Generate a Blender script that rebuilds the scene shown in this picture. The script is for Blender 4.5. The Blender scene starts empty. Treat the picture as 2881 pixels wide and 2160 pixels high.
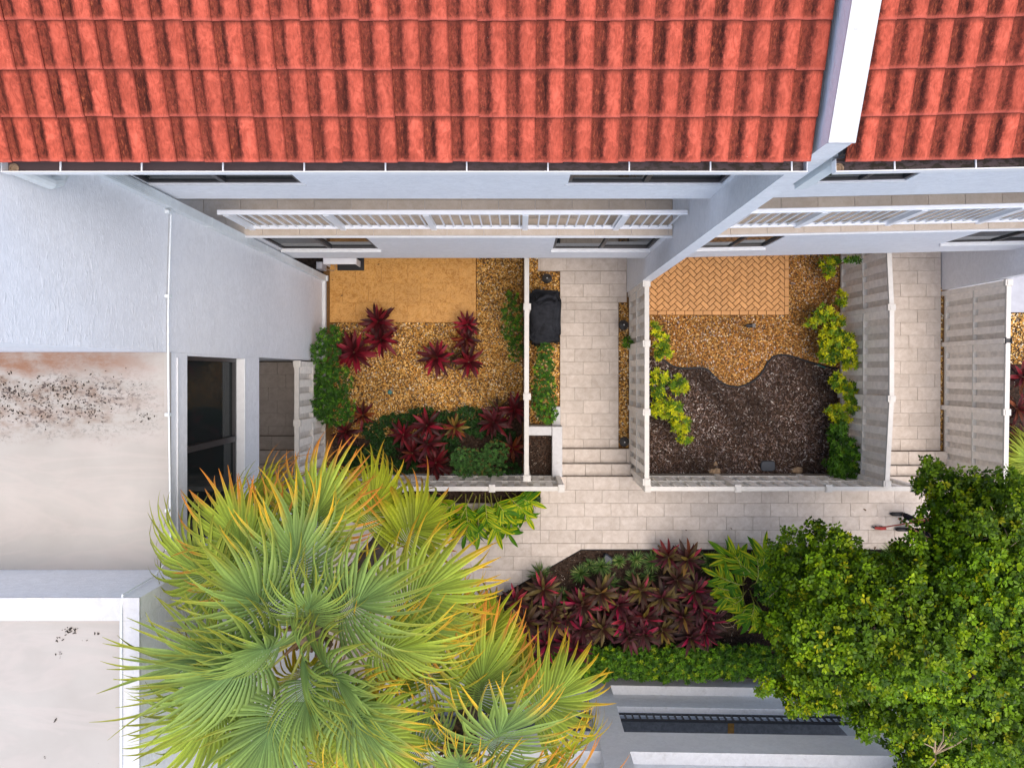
import bpy, math, random
import numpy as np
from mathutils import Vector, Matrix, Euler

random.seed(7)
rng = np.random.default_rng(11)
C = bpy.context.scene.collection
scene = bpy.context.scene
rad = math.radians

# ------------------------------------------------------------------ camera, light, exposure
CAM_H = 16.8                       # drone height above the courtyard floor
cam_d = bpy.data.cameras.new('camera')
cam_d.sensor_fit = 'HORIZONTAL'
cam_d.sensor_width = 36.0
cam_d.lens = 36.0 * 2000.0 / 2881.0
cam_d.shift_x = -19.5 / 2881.0
cam_d.shift_y = -32.0 / 2881.0
cam_d.clip_end = 3000.0
cam = bpy.data.objects.new('camera', cam_d)
cam.location = (0, 0, CAM_H)
C.objects.link(cam)
scene.camera = cam

SUN_EL, SUN_AZ = rad(75), rad(118)
world = bpy.data.worlds.new('World')
scene.world = world
world.use_nodes = True
wn = world.node_tree
wn.nodes.clear()
w_out = wn.nodes.new('ShaderNodeOutputWorld')
w_bg = wn.nodes.new('ShaderNodeBackground')
w_sky = wn.nodes.new('ShaderNodeTexSky')
w_sky.sky_type = 'NISHITA'
w_sky.sun_disc = False
w_sky.sun_elevation = SUN_EL
w_sky.sun_rotation = SUN_AZ
w_sky.air_density = 1.0
w_sky.dust_density = 2.6
w_sky.ozone_density = 1.0
w_bg.inputs['Strength'].default_value = 0.15
wn.links.new(w_sky.outputs[0], w_bg.inputs[0])
wn.links.new(w_bg.outputs[0], w_out.inputs[0])

sun_d = bpy.data.lights.new('sun', 'SUN')
sun_d.energy = 0.95
sun_d.angle = rad(60)
sun_d.color = (1.0, 0.86, 0.69)
sun = bpy.data.objects.new('sun', sun_d)
sv = Vector((math.sin(SUN_AZ) * math.cos(SUN_EL), math.cos(SUN_AZ) * math.cos(SUN_EL), math.sin(SUN_EL)))
sun.rotation_euler = sv.to_track_quat('Z', 'Y').to_euler()
sun.location = (0, 0, 30)
C.objects.link(sun)

vs = scene.view_settings
vs.view_transform = 'Standard'
vs.look = 'None'
vs.gamma = 1.0
vs.use_curve_mapping = False
vs.exposure = 1.33

# ------------------------------------------------------------------ helpers
def at(px, py, z=0.0):
    """survey helper: a point measured on the photograph and its height -> place in metres"""
    s = 2000.0 / (CAM_H - z)
    return Vector(((px - 1460.0) / s, (1048.0 - py) / s, z))

WL = {}

def setp(o, label=None, cat=None, group=None, kind=None):
    if label: o['label'] = label
    if cat: o['category'] = cat
    if group: o['group'] = group
    if kind: o['kind'] = kind
    return o

def mesh(name, v, f, mat=None, smooth=False, cols=None):
    me = bpy.data.meshes.new(name)
    me.from_pydata([tuple(p) for p in v], [], [tuple(q) for q in f])
    if mat: me.materials.append(mat)
    if smooth: me.shade_smooth()
    if cols is not None:
        a = me.color_attributes.new('col', 'FLOAT_COLOR', 'POINT')
        arr = np.ones((len(v), 4), np.float32)
        arr[:, :3] = np.asarray(cols, np.float32)
        a.data.foreach_set('color', arr.ravel())
    me.update()
    return me

def mesh_np(name, v, tri, mat=None, cols=None, smooth=False):
    me = bpy.data.meshes.new(name)
    v = np.ascontiguousarray(v, np.float32); tri = np.ascontiguousarray(tri, np.int32)
    n = tri.shape[1]
    me.vertices.add(len(v)); me.vertices.foreach_set('co', v.ravel())
    me.loops.add(tri.size); me.loops.foreach_set('vertex_index', tri.ravel())
    me.polygons.add(len(tri))
    me.polygons.foreach_set('loop_start', np.arange(0, tri.size, n, dtype=np.int32))
    me.polygons.foreach_set('loop_total', np.full(len(tri), n, np.int32))
    me.update(calc_edges=True)
    me.validate()
    if mat: me.materials.append(mat)
    if smooth: me.shade_smooth()
    if cols is not None:
        a = me.color_attributes.new('col', 'FLOAT_COLOR', 'POINT')
        arr = np.ones((len(v), 4), np.float32); arr[:, :3] = cols
        a.data.foreach_set('color', arr.ravel())
    return me

def thing(name, label, cat, loc=(0, 0, 0), group=None, kind=None):
    o = bpy.data.objects.new(name, None)
    o.empty_display_size = 0.2
    C.objects.link(o); o.location = loc
    WL[o] = Vector(loc)
    return setp(o, label, cat, group, kind)

def inst(name, me, parent, loc, rot=None, scale=None):
    o = bpy.data.objects.new(name, me)
    C.objects.link(o)
    loc = Vector(loc)
    if parent is not None:
        o.parent = parent
        o.location = loc - WL[parent]
    else:
        o.location = loc
    if rot is not None: o.rotation_euler = rot
    if scale is not None:
        o.scale = (scale, scale, scale) if isinstance(scale, (int, float)) else scale
    WL[o] = loc
    return o

def part(name, vf, mat, parent=None, smooth=False, cols=None, label=None, kind=None):
    """one mesh object from points in metres; its origin sits at the middle of its base"""
    v, f = vf
    a = np.asarray([tuple(p) for p in v], float)
    o = Vector(((a[:, 0].min() + a[:, 0].max()) / 2, (a[:, 1].min() + a[:, 1].max()) / 2, a[:, 2].min()))
    me = mesh(name, a - np.array(o), f, mat, smooth, cols)
    ob = inst(name, me, parent, o)
    return setp(ob, label=label, kind=kind)

def box(x0, x1, y0, y1, z0, z1):
    v = [(x0, y0, z0), (x1, y0, z0), (x1, y1, z0), (x0, y1, z0), (x0, y0, z1), (x1, y0, z1), (x1, y1, z1), (x0, y1, z1)]
    f = [(0, 3, 2, 1), (4, 5, 6, 7), (0, 1, 5, 4), (1, 2, 6, 5), (2, 3, 7, 6), (3, 0, 4, 7)]
    return v, f

def cbox(x0, x1, y0, y1, z0, z1, c=0.006):
    """box with chamfered top edges"""
    return prism([(x0, y0), (x1, y0), (x1, y1), (x0, y1)], z0, z1, c)

def area2(poly):
    return sum(poly[i][0] * poly[(i + 1) % len(poly)][1] - poly[(i + 1) % len(poly)][0] * poly[i][1] for i in range(len(poly))) / 2

def inset(poly, d):
    n = len(poly); out = []
    for i in range(n):
        p0 = Vector(poly[i - 1]).to_2d(); p = Vector(poly[i]).to_2d(); p1 = Vector(poly[(i + 1) % n]).to_2d()
        a = (p - p0); b = (p1 - p)
        if a.length < 1e-9 or b.length < 1e-9:
            out.append(tuple(p)); continue
        a.normalize(); b.normalize()
        na = Vector((-a.y, a.x)); nb = Vector((-b.y, b.x))
        m = na + nb
        k = m.dot(na)
        if k < 0.2: k = 0.2
        out.append(tuple(p + m * (d / k)))
    return out

def prism(poly, z0, z1, c=0.0):
    if area2(poly) < 0: poly = poly[::-1]
    n = len(poly)
    if c <= 0:
        v = [(x, y, z0) for x, y in poly] + [(x, y, z1) for x, y in poly]
        f = [tuple(range(n - 1, -1, -1)), tuple(range(n, 2 * n))] + [(i, (i + 1) % n, n + (i + 1) % n, n + i) for i in range(n)]
        return v, f
    ins = inset(poly, c)
    v = [(x, y, z0) for x, y in poly] + [(x, y, z1 - c) for x, y in poly] + [(x, y, z1) for x, y in ins]
    f = [tuple(range(n - 1, -1, -1)), tuple(range(2 * n, 3 * n))]
    for i in range(n):
        j = (i + 1) % n
        f += [(i, j, n + j, n + i), (n + i, n + j, 2 * n + j, 2 * n + i)]
    return v, f

def extr_x(yz, x0, x1):
    n = len(yz)
    if area2(yz) < 0: yz = yz[::-1]
    v = [(x0, y, z) for y, z in yz] + [(x1, y, z) for y, z in yz]
    f = [tuple(range(n - 1, -1, -1)), tuple(range(n, 2 * n))] + [(i, (i + 1) % n, n + (i + 1) % n, n + i) for i in range(n)]
    return v, f

def join(*vfs):
    V, F = [], []
    for v, f in vfs:
        b = len(V); V += list(v); F += [tuple(i + b for i in q) for q in f]
    return V, F

def tube(pts, r, n=8, cap=True):
    pts = [Vector(p) for p in pts]
    rs = r if isinstance(r, (list, tuple)) else [r] * len(pts)
    V, F = [], []
    prev = None
    for i, p in enumerate(pts):
        t = (pts[min(i + 1, len(pts) - 1)] - pts[max(i - 1, 0)]).normalized()
        if prev is None:
            u = t.orthogonal().normalized()
        else:
            u = (prev - t * prev.dot(t)).normalized()
        prev = u
        w = t.cross(u)
        for k in range(n):
            a = 2 * math.pi * k / n
            V.append(p + (u * math.cos(a) + w * math.sin(a)) * rs[i])
    for i in range(len(pts) - 1):
        for k in range(n):
            k2 = (k + 1) % n
            F.append((i * n + k, i * n + k2, (i + 1) * n + k2, (i + 1) * n + k))
    if cap:
        F.append(tuple(range(n - 1, -1, -1)))
        F.append(tuple(range((len(pts) - 1) * n, len(pts) * n)))
    return V, F

def lathe(profile, c=(0, 0, 0), n=20):
    V, F = [], []
    for r, z in profile:
        for k in range(n):
            a = 2 * math.pi * k / n
            V.append((c[0] + r * math.cos(a), c[1] + r * math.sin(a), c[2] + z))
    for i in range(len(profile) - 1):
        for k in range(n):
            k2 = (k + 1) % n
            F.append((i * n + k, i * n + k2, (i + 1) * n + k2, (i + 1) * n + k))
    F.append(tuple(range(n - 1, -1, -1)))
    F.append(tuple(range((len(profile) - 1) * n, len(profile) * n)))
    return V, F

def turn(vf, deg, px, py):
    c, s = math.cos(rad(deg)), math.sin(rad(deg))
    return [(px + (p[0] - px) * c - (p[1] - py) * s, py + (p[0] - px) * s + (p[1] - py) * c, p[2]) for p in vf[0]], vf[1]

def clip(sub, clipper):
    if area2(clipper) < 0: clipper = clipper[::-1]
    out = list(sub)
    for i in range(len(clipper)):
        a = clipper[i]; b = clipper[(i + 1) % len(clipper)]
        inp, out = out, []
        if not inp: return []
        side = lambda p: (b[0] - a[0]) * (p[1] - a[1]) - (b[1] - a[1]) * (p[0] - a[0])
        for j in range(len(inp)):
            p, q = inp[j - 1], inp[j]
            sp, sq = side(p), side(q)
            if (sp >= 0) != (sq >= 0):
                t = sp / (sp - sq)
                out.append((p[0] + (q[0] - p[0]) * t, p[1] + (q[1] - p[1]) * t))
            if sq >= 0: out.append(q)
    res = []
    for p in out:
        if not res or math.hypot(p[0] - res[-1][0], p[1] - res[-1][1]) > 1e-4: res.append(p)
    if len(res) > 1 and math.hypot(res[0][0] - res[-1][0], res[0][1] - res[-1][1]) < 1e-4: res.pop()
    return res if len(res) >= 3 and abs(area2(res)) > 4e-4 else []

def inside(poly, x, y):
    x = np.asarray(x); y = np.asarray(y)
    c = np.zeros(x.shape, bool)
    n = len(poly); j = n - 1
    for i in range(n):
        xi, yi = poly[i][0], poly[i][1]; xj, yj = poly[j][0], poly[j][1]
        cond = ((yi > y) != (yj > y)) & (x < (xj - xi) * (y - yi) / ((yj - yi) + 1e-12) + xi)
        c ^= cond
        j = i
    return c

# ------------------------------------------------------------------ materials
def new_mat(name):
    m = bpy.data.materials.new(name)
    m.use_nodes = True
    nt = m.node_tree
    return m, nt, nt.nodes['Principled BSDF']

def node(nt, t, **kw):
    n = nt.nodes.new(t)
    for k, v in kw.items():
        if k.startswith('i_'):
            n.inputs[k[2:].replace('_', ' ')].default_value = v
        else:
            setattr(n, k, v)
    return n

def ramp(nt, fac, stops, interp='LINEAR'):
    r = nt.nodes.new('ShaderNodeValToRGB')
    r.color_ramp.interpolation = interp
    e = r.color_ramp.elements
    while len(e) < len(stops): e.new(0.5)
    for i, (p, c) in enumerate(stops):
        e[i].position = p
        e[i].color = (c, c, c, 1) if isinstance(c, (int, float)) else (c[0], c[1], c[2], 1)
    nt.links.new(fac, r.inputs[0])
    return r

def mixc(nt, fac, a, b, mode='MIX'):
    m = nt.nodes.new('ShaderNodeMix')
    m.data_type = 'RGBA'; m.blend_type = mode
    if isinstance(fac, (int, float)): m.inputs[0].default_value = fac
    else: nt.links.new(fac, m.inputs[0])
    for i, s in ((6, a), (7, b)):
        if isinstance(s, (tuple, list)): m.inputs[i].default_value = (s[0], s[1], s[2], 1)
        else: nt.links.new(s, m.inputs[i])
    return m.outputs[2]

def math_n(nt, op, a, b=None, c=None, clampit=False):
    m = nt.nodes.new('ShaderNodeMath'); m.operation = op; m.use_clamp = clampit
    for i, s in enumerate((a, b, c)):
        if s is None: continue
        if isinstance(s, (int, float)): m.inputs[i].default_value = s
        else: nt.links.new(s, m.inputs[i])
    return m.outputs[0]

def coords(nt, kind='Object', scale=(1, 1, 1), rnd=False):
    tc = nt.nodes.new('ShaderNodeTexCoord')
    src = tc.outputs[kind]
    if kind == 'World':
        pass
    mp = nt.nodes.new('ShaderNodeMapping')
    mp.inputs['Scale'].default_value = scale
    nt.links.new(src, mp.inputs[0])
    if rnd:
        oi = nt.nodes.new('ShaderNodeObjectInfo')
        v = nt.nodes.new('ShaderNodeVectorMath'); v.operation = 'MULTIPLY_ADD'
        v.inputs[1].default_value = (37.0, 53.0, 29.0)
        nt.links.new(oi.outputs['Random'], v.inputs[0])
        nt.links.new(mp.outputs[0], v.inputs[2])
        return v.outputs[0]
    return mp.outputs[0]

def wpos(nt, scale=(1, 1, 1)):
    g = nt.nodes.new('ShaderNodeNewGeometry')
    mp = nt.nodes.new('ShaderNodeMapping')
    mp.inputs['Scale'].default_value = scale
    nt.links.new(g.outputs['Position'], mp.inputs[0])
    return mp.outputs[0]

def noise(nt, vec, scale, detail=4, rough=0.55, dist=0.0):
    n = nt.nodes.new('ShaderNodeTexNoise')
    n.inputs['Scale'].default_value = scale
    n.inputs['Detail'].default_value = detail
    n.inputs['Roughness'].default_value = rough
    n.inputs['Distortion'].default_value = dist
    nt.links.new(vec, n.inputs['Vector'])
    return n.outputs[0]

def bump(nt, bsdf, h, strength, dist=0.01):
    b = nt.nodes.new('ShaderNodeBump')
    b.inputs['Strength'].default_value = strength
    b.inputs['Distance'].default_value = dist
    nt.links.new(h, b.inputs['Height'])
    nt.links.new(b.outputs[0], bsdf.inputs['Normal'])

def rand_tint(nt, col, amt):
    oi = nt.nodes.new('ShaderNodeObjectInfo')
    v = math_n(nt, 'MULTIPLY_ADD', oi.outputs['Random'], 2 * amt, 1 - amt)
    h = nt.nodes.new('ShaderNodeHueSaturation')
    nt.links.new(v, h.inputs['Value'])
    nt.links.new(col, h.inputs['Color'])
    return h.outputs[0]

def simple(name, col, rough=0.6, var=0.08, scale=20, bump_s=0.15, spec=0.3, metal=0.0, rnd=0.0):
    m, nt, b = new_mat(name)
    n = noise(nt, coords(nt, rnd=True), scale, 5)
    d = tuple(max(0, c * (1 - var)) for c in col); l = tuple(min(1, c * (1 + var)) for c in col)
    r = ramp(nt, n, [(0.3, d), (0.7, l)])
    c = r.outputs[0]
    if rnd: c = rand_tint(nt, c, rnd)
    nt.links.new(c, b.inputs['Base Color'])
    b.inputs['Roughness'].default_value = rough
    b.inputs['Specular IOR Level'].default_value = spec
    b.inputs['Metallic'].default_value = metal
    if bump_s: bump(nt, b, n, bump_s, 0.003)
    return m

def stucco(name, col, stain=0.0):
    m, nt, b = new_mat(name)
    n1 = noise(nt, wpos(nt, (7, 7, 19)), 1.0, 6, 0.62, 0.8)
    n2 = noise(nt, wpos(nt, (16, 16, 44)), 1.4, 4, 0.6, 0.4)
    big = noise(nt, wpos(nt), 0.9, 5, 0.65)
    brush = noise(nt, wpos(nt, (3.2, 3.2, 4.6)), 2.2, 6, 0.72, 1.2)
    trow = ramp(nt, n1, [(0.54, 0.0), (0.68, 1.0)]).outputs[0]
    trow = math_n(nt, 'MULTIPLY', trow, ramp(nt, noise(nt, wpos(nt), 0.75, 3, 0.6), [(0.38, 0.15), (0.62, 1.0)]).outputs[0])
    hgt = math_n(nt, 'ADD', trow, math_n(nt, 'MULTIPLY', n2, 0.6))
    c = ramp(nt, big, [(0.3, tuple(x * 0.91 for x in col)), (0.7, col)]).outputs[0]
    c = mixc(nt, ramp(nt, brush, [(0.42, 0.0), (0.60, 0.8)]).outputs[0], c, tuple(x * 0.86 for x in col))
    c = mixc(nt, math_n(nt, 'MULTIPLY', trow, 0.45), c, tuple(min(0.92, x * 1.10) for x in col))
    if stain:
        sn = noise(nt, wpos(nt, (3, 3, 0.6)), 2.2, 6, 0.65)
        sf = ramp(nt, sn, [(0.55, 0.0), (0.75, stain)]).outputs[0]
        c = mixc(nt, sf, c, (0.30, 0.27, 0.22))
    nt.links.new(c, b.inputs['Base Color'])
    b.inputs['Roughness'].default_value = 0.62
    b.inputs['Specular IOR Level'].default_value = 0.35
    bump(nt, b, hgt, 0.5, 0.012)
    return m

M = {}
M['stucco'] = stucco('stucco white', (0.80, 0.81, 0.835))
M['stucco_dim'] = stucco('stucco grey', (0.86, 0.865, 0.875))
M['white_cap'] = stucco('white coping paint', (0.52, 0.52, 0.525), 0.3)
M['ledge'] = stucco('white ledge paint', (0.82, 0.82, 0.82), 0.3)
M['white_paint'] = simple('white metal paint', (0.80, 0.81, 0.83), 0.35, 0.03, 8, 0.03, 0.5)
M['trim'] = simple('white trim paint', (0.64, 0.65, 0.66), 0.5, 0.05, 12, 0.05)
M['fence'] = simple('cream fence paint', (0.82, 0.765, 0.69), 0.6, 0.10, 9, 0.12, 0.25, rnd=0.09)
M['fence_recess_shade'] = simple('recess shaded cream fence paint', (0.66, 0.605, 0.535), 0.7, 0.14, 9, 0.12, 0.2, rnd=0.10)  # darker copy of the fence paint, recess shade put into the colour
M['fence_top'] = simple('pale fence rail paint', (0.53, 0.505, 0.46), 0.55, 0.06, 9, 0.06, 0.3, rnd=0.04)
M['bronze'] = simple('dark bronze frame', (0.035, 0.033, 0.036), 0.4, 0.15, 20, 0.02, 0.5)
M['downpipe'] = simple('pale green grey downspout paint', (0.66, 0.70, 0.71), 0.45, 0.06, 10, 0.03, 0.4)
M['soil'] = simple('dark soil', (0.045, 0.030, 0.022), 0.9, 0.5, 14, 0.4, 0.1)
M['grout'] = simple('grey grout', (0.30, 0.26, 0.215), 0.9, 0.2, 30, 0.1, 0.1)
M['brick_joint'] = simple('brown brick joint sand', (0.10, 0.052, 0.025), 0.95, 0.3, 30, 0.2, 0.1)
M['rock'] = simple('tan rock', (0.30, 0.21, 0.13), 0.85, 0.4, 12, 0.6, 0.2)
M['black_plastic'] = simple('black plastic', (0.012, 0.013, 0.016), 0.45, 0.2, 30, 0.05, 0.4)
M['blue_plastic'] = simple('dark blue grey plastic lid', (0.030, 0.038, 0.052), 0.5, 0.15, 40, 0.2, 0.4)
M['teal_plastic'] = simple('teal plastic', (0.015, 0.12, 0.11), 0.4, 0.1, 30, 0.05, 0.5)
M['lamp_metal'] = simple('weathered dark lamp metal', (0.055, 0.052, 0.05), 0.35, 0.35, 18, 0.1, 0.6, 0.6)
M['concrete'] = simple('grey concrete', (0.36, 0.36, 0.385), 0.8, 0.08, 6, 0.15, 0.2)
M['asphalt'] = simple('garage asphalt', (0.15, 0.14, 0.135), 0.85, 0.25, 12, 0.2, 0.2)
M['yellow_line'] = simple('worn yellow line paint', (0.30, 0.14, 0.025), 0.7, 0.25, 12, 0.1, 0.2)
M['red_plastic'] = simple('red broom plastic', (0.32, 0.035, 0.025), 0.4, 0.15, 20, 0.03, 0.4)
M['dark_cloth'] = simple('dark navy cloth', (0.012, 0.013, 0.02), 0.9, 0.3, 40, 0.2, 0.1)
M['shoe'] = simple('black shoe', (0.01, 0.01, 0.012), 0.5, 0.2, 30, 0.1, 0.4)
M['skin'] = simple('skin', (0.36, 0.19, 0.12), 0.55, 0.1, 30, 0.05, 0.3)
M['hair'] = simple('dark hair', (0.02, 0.014, 0.01), 0.7, 0.3, 60, 0.4, 0.3)
M['shirt'] = simple('dark work shirt', (0.03, 0.04, 0.06), 0.9, 0.2, 40, 0.2, 0.1)
M['stem'] = simple('brown stem bark', (0.16, 0.11, 0.065), 0.85, 0.3, 25, 0.4, 0.15)
M['twig'] = simple('pale twig bark', (0.34, 0.25, 0.16), 0.85, 0.25, 25, 0.3, 0.15)
M['rust_wire'] = simple('rusty wire', (0.34, 0.24, 0.16), 0.7, 0.3, 40, 0.1, 0.3)
M['bird_grey'] = simple('dark slate chip', (0.10, 0.13, 0.17), 0.5, 0.3, 40, 0.1, 0.4)

# glass: dark reflective panes
m, nt, b = new_mat('dark window glass')
b.inputs['Base Color'].default_value = (0.016, 0.020, 0.020, 1)
b.inputs['Roughness'].default_value = 0.04
b.inputs['IOR'].default_value = 1.15
gn = noise(nt, wpos(nt), 3.0, 2)
bump(nt, b, gn, 0.03, 0.01)
M['glass'] = m

# roof tile: red barrel with black algae in the pan
TW, TL = 0.2361, 0.415
m, nt, b = new_mat('red roof tile')
tc = nt.nodes.new('ShaderNodeTexCoord')
sx = nt.nodes.new('ShaderNodeSeparateXYZ'); nt.links.new(tc.outputs['Object'], sx.inputs[0])
oi = nt.nodes.new('ShaderNodeObjectInfo')
wob = noise(nt, coords(nt, 'Object', (30, 9, 1), True), 1.0, 5, 0.7)
fine = noise(nt, coords(nt, 'Object', (90, 22, 40), True), 1.0, 5, 0.7)
mott = noise(nt, coords(nt, 'Object', (14, 9, 10), True), 1.0, 6, 0.68, 0.8)
large = noise(nt, wpos(nt), 1.1, 3)
xx = math_n(nt, 'ADD', sx.outputs[0], math_n(nt, 'MULTIPLY_ADD', wob, 0.11, -0.055))
base = ramp(nt, mott, [(0.22, (0.31, 0.056, 0.032)), (0.48, (0.43, 0.083, 0.050)), (0.75, (0.51, 0.112, 0.070))]).outputs[0]
base = rand_tint(nt, base, 0.12)
# soft grime veil on the barrel
veil = math_n(nt, 'MULTIPLY', ramp(nt, mott, [(0.45, 1.0), (0.62, 0.0)]).outputs[0], ramp(nt, fine, [(0.35, 0.0), (0.62, 0.75)]).outputs[0])
base = mixc(nt, math_n(nt, 'MULTIPLY', veil, 0.75), base, (0.13, 0.030, 0.020))
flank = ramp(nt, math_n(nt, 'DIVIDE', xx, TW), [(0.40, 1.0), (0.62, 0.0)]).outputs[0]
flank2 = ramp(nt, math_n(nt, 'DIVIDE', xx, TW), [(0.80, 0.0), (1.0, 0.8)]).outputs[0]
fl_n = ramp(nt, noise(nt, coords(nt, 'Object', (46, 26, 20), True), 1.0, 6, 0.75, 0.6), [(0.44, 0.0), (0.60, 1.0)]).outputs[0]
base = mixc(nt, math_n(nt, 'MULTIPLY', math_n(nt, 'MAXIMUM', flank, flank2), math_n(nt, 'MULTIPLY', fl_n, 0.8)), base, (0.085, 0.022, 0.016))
# pan
panm = ramp(nt, math_n(nt, 'DIVIDE', xx, TW), [(0.30, 1.0), (0.43, 0.0)]).outputs[0]
panc = ramp(nt, fine, [(0.34, (0.022, 0.008, 0.007)), (0.54, (0.088, 0.020, 0.012)), (0.70, (0.32, 0.085, 0.038))]).outputs[0]
amt = math_n(nt, 'MULTIPLY', math_n(nt, 'MULTIPLY_ADD', oi.outputs['Random'], 0.35, 0.65), ramp(nt, noise(nt, wpos(nt, (0.8, 0.8, 0.8)), 1.0, 3), [(0.36, 0.62), (0.6, 1.0)]).outputs[0])
lowcut = ramp(nt, sx.outputs[1], [(0.015, 0.1), (0.06, 1.0)]).outputs[0]
c = mixc(nt, math_n(nt, 'MULTIPLY', math_n(nt, 'MULTIPLY', panm, amt), math_n(nt, 'MULTIPLY_ADD', lowcut, 0.35, 0.65)), base, panc)
# black core where the barrel rises
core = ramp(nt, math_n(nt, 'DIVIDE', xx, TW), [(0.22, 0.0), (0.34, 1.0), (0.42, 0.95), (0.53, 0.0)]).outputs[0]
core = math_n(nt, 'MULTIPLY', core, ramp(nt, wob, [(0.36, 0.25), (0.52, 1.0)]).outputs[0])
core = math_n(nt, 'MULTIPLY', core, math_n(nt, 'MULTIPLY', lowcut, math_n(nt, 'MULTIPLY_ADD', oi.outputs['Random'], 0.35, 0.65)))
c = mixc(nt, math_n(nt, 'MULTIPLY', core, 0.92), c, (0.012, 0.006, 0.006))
edge = ramp(nt, math_n(nt, 'DIVIDE', sx.outputs[0], TW), [(0.955, 0.0), (0.985, 0.6)]).outputs[0]
c = mixc(nt, edge, c, (0.16, 0.035, 0.024))
# contact shade at the next course's edge painted in; then lighter front lip
lap_shade = ramp(nt, math_n(nt, 'ADD', sx.outputs[1], math_n(nt, 'MULTIPLY_ADD', fine, 0.03, -0.015)), [(0.325, 0.0), (0.362, 0.75)]).outputs[0]
c = mixc(nt, lap_shade, c, (0.10, 0.026, 0.018))
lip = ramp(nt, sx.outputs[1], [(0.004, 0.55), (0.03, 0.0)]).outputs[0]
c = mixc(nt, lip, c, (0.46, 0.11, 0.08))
spk = ramp(nt, noise(nt, coords(nt, 'Object', (1, 1, 1), True), 55, 2), [(0.74, 0.0), (0.79, 0.5)]).outputs[0]
c = mixc(nt, spk, c, (0.60, 0.30, 0.22))
nt.links.new(c, b.inputs['Base Color'])
b.inputs['Roughness'].default_value = 0.9
b.inputs['Specular IOR Level'].default_value = 0.06
bump(nt, b, mott, 0.25, 0.006)
M['tile'] = m

# flat membrane roofs with mildew
def membrane(name, stains):
    m, nt, b = new_mat(name)
    base = ramp(nt, noise(nt, wpos(nt), 0.8, 5, 0.6), [(0.3, (0.315, 0.293, 0.262)), (0.7, (0.372, 0.35, 0.318))]).outputs[0]
    crease = ramp(nt, noise(nt, wpos(nt, (0.35, 1.4, 1)), 1.2, 4, 0.6, 0.8), [(0.44, 0.0), (0.5, 0.22), (0.56, 0.0)]).outputs[0]
    c = mixc(nt, crease, base, (0.45, 0.38, 0.35))
    if stains:
        g = nt.nodes.new('ShaderNodeNewGeometry')
        s = nt.nodes.new('ShaderNodeSeparateXYZ'); nt.links.new(g.outputs['Position'], s.inputs[0])
        yb = math_n(nt, 'ADD', s.outputs[1], math_n(nt, 'MULTIPLY_ADD', noise(nt, wpos(nt, (0.8, 0.8, 1)), 2.2, 4), 0.5, -0.25))
        band = ramp(nt, math_n(nt, 'MULTIPLY_ADD', yb, 0.5, 0.5), [(0.03, 0.0), (0.17, 0.75), (0.40, 1.0), (0.50, 0.25), (0.6, 0.15)]).outputs[0]
        west = ramp(nt, math_n(nt, 'MULTIPLY_ADD', s.outputs[0], 0.25, 1.8), [(0.0, 1.0), (0.42, 0.9), (0.62, 0.15)]).outputs[0]
        smear = ramp(nt, noise(nt, wpos(nt, (1.6, 2.6, 1)), 2.4, 6, 0.7), [(0.42, 0.0), (0.66, 1.0)]).outputs[0]
        c = mixc(nt, math_n(nt, 'MULTIPLY', math_n(nt, 'MULTIPLY', band, west), math_n(nt, 'MULTIPLY', smear, 0.9)), c, (0.17, 0.10, 0.06))
        sp = ramp(nt, noise(nt, wpos(nt, (1, 1.3, 1)), 17, 4, 0.75), [(0.52, 0.0), (0.57, 1.0)]).outputs[0]
        cl = ramp(nt, noise(nt, wpos(nt, (1, 1.6, 1)), 2.6, 3), [(0.40, 0.0), (0.52, 1.0)]).outputs[0]
        c = mixc(nt, math_n(nt, 'MULTIPLY', math_n(nt, 'MULTIPLY', band, west), math_n(nt, 'MULTIPLY', sp, cl)), c, (0.035, 0.022, 0.022))
        top = ramp(nt, math_n(nt, 'MULTIPLY_ADD', yb, 0.5, 0.5), [(0.46, 0.0), (0.55, 1.0)]).outputs[0]
        c = mixc(nt, math_n(nt, 'MULTIPLY', math_n(nt, 'MULTIPLY', top, west), ramp(nt, noise(nt, wpos(nt, (1.2, 2.5, 1)), 2.0, 6, 0.7), [(0.35, 0.3), (0.6, 1.0)]).outputs[0]), c, (0.24, 0.125, 0.075))
    else:
        sp = ramp(nt, noise(nt, wpos(nt), 7, 3, 0.7), [(0.70, 0.0), (0.73, 1.0)]).outputs[0]
        cl = ramp(nt, noise(nt, wpos(nt), 1.6, 2), [(0.52, 0.0), (0.6, 1.0)]).outputs[0]
        c = mixc(nt, math_n(nt, 'MULTIPLY', sp, cl), c, (0.03, 0.01, 0.02))
    nt.links.new(c, b.inputs['Base Color'])
    b.inputs['Roughness'].default_value = 0.75
    b.inputs['Specular IOR Level'].default_value = 0.25
    bump(nt, b, noise(nt, wpos(nt), 6, 5), 0.12, 0.01)
    return m
M['membrane_stained'] = membrane('stained roof membrane', True)
M['membrane'] = membrane('roof membrane', False)

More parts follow.
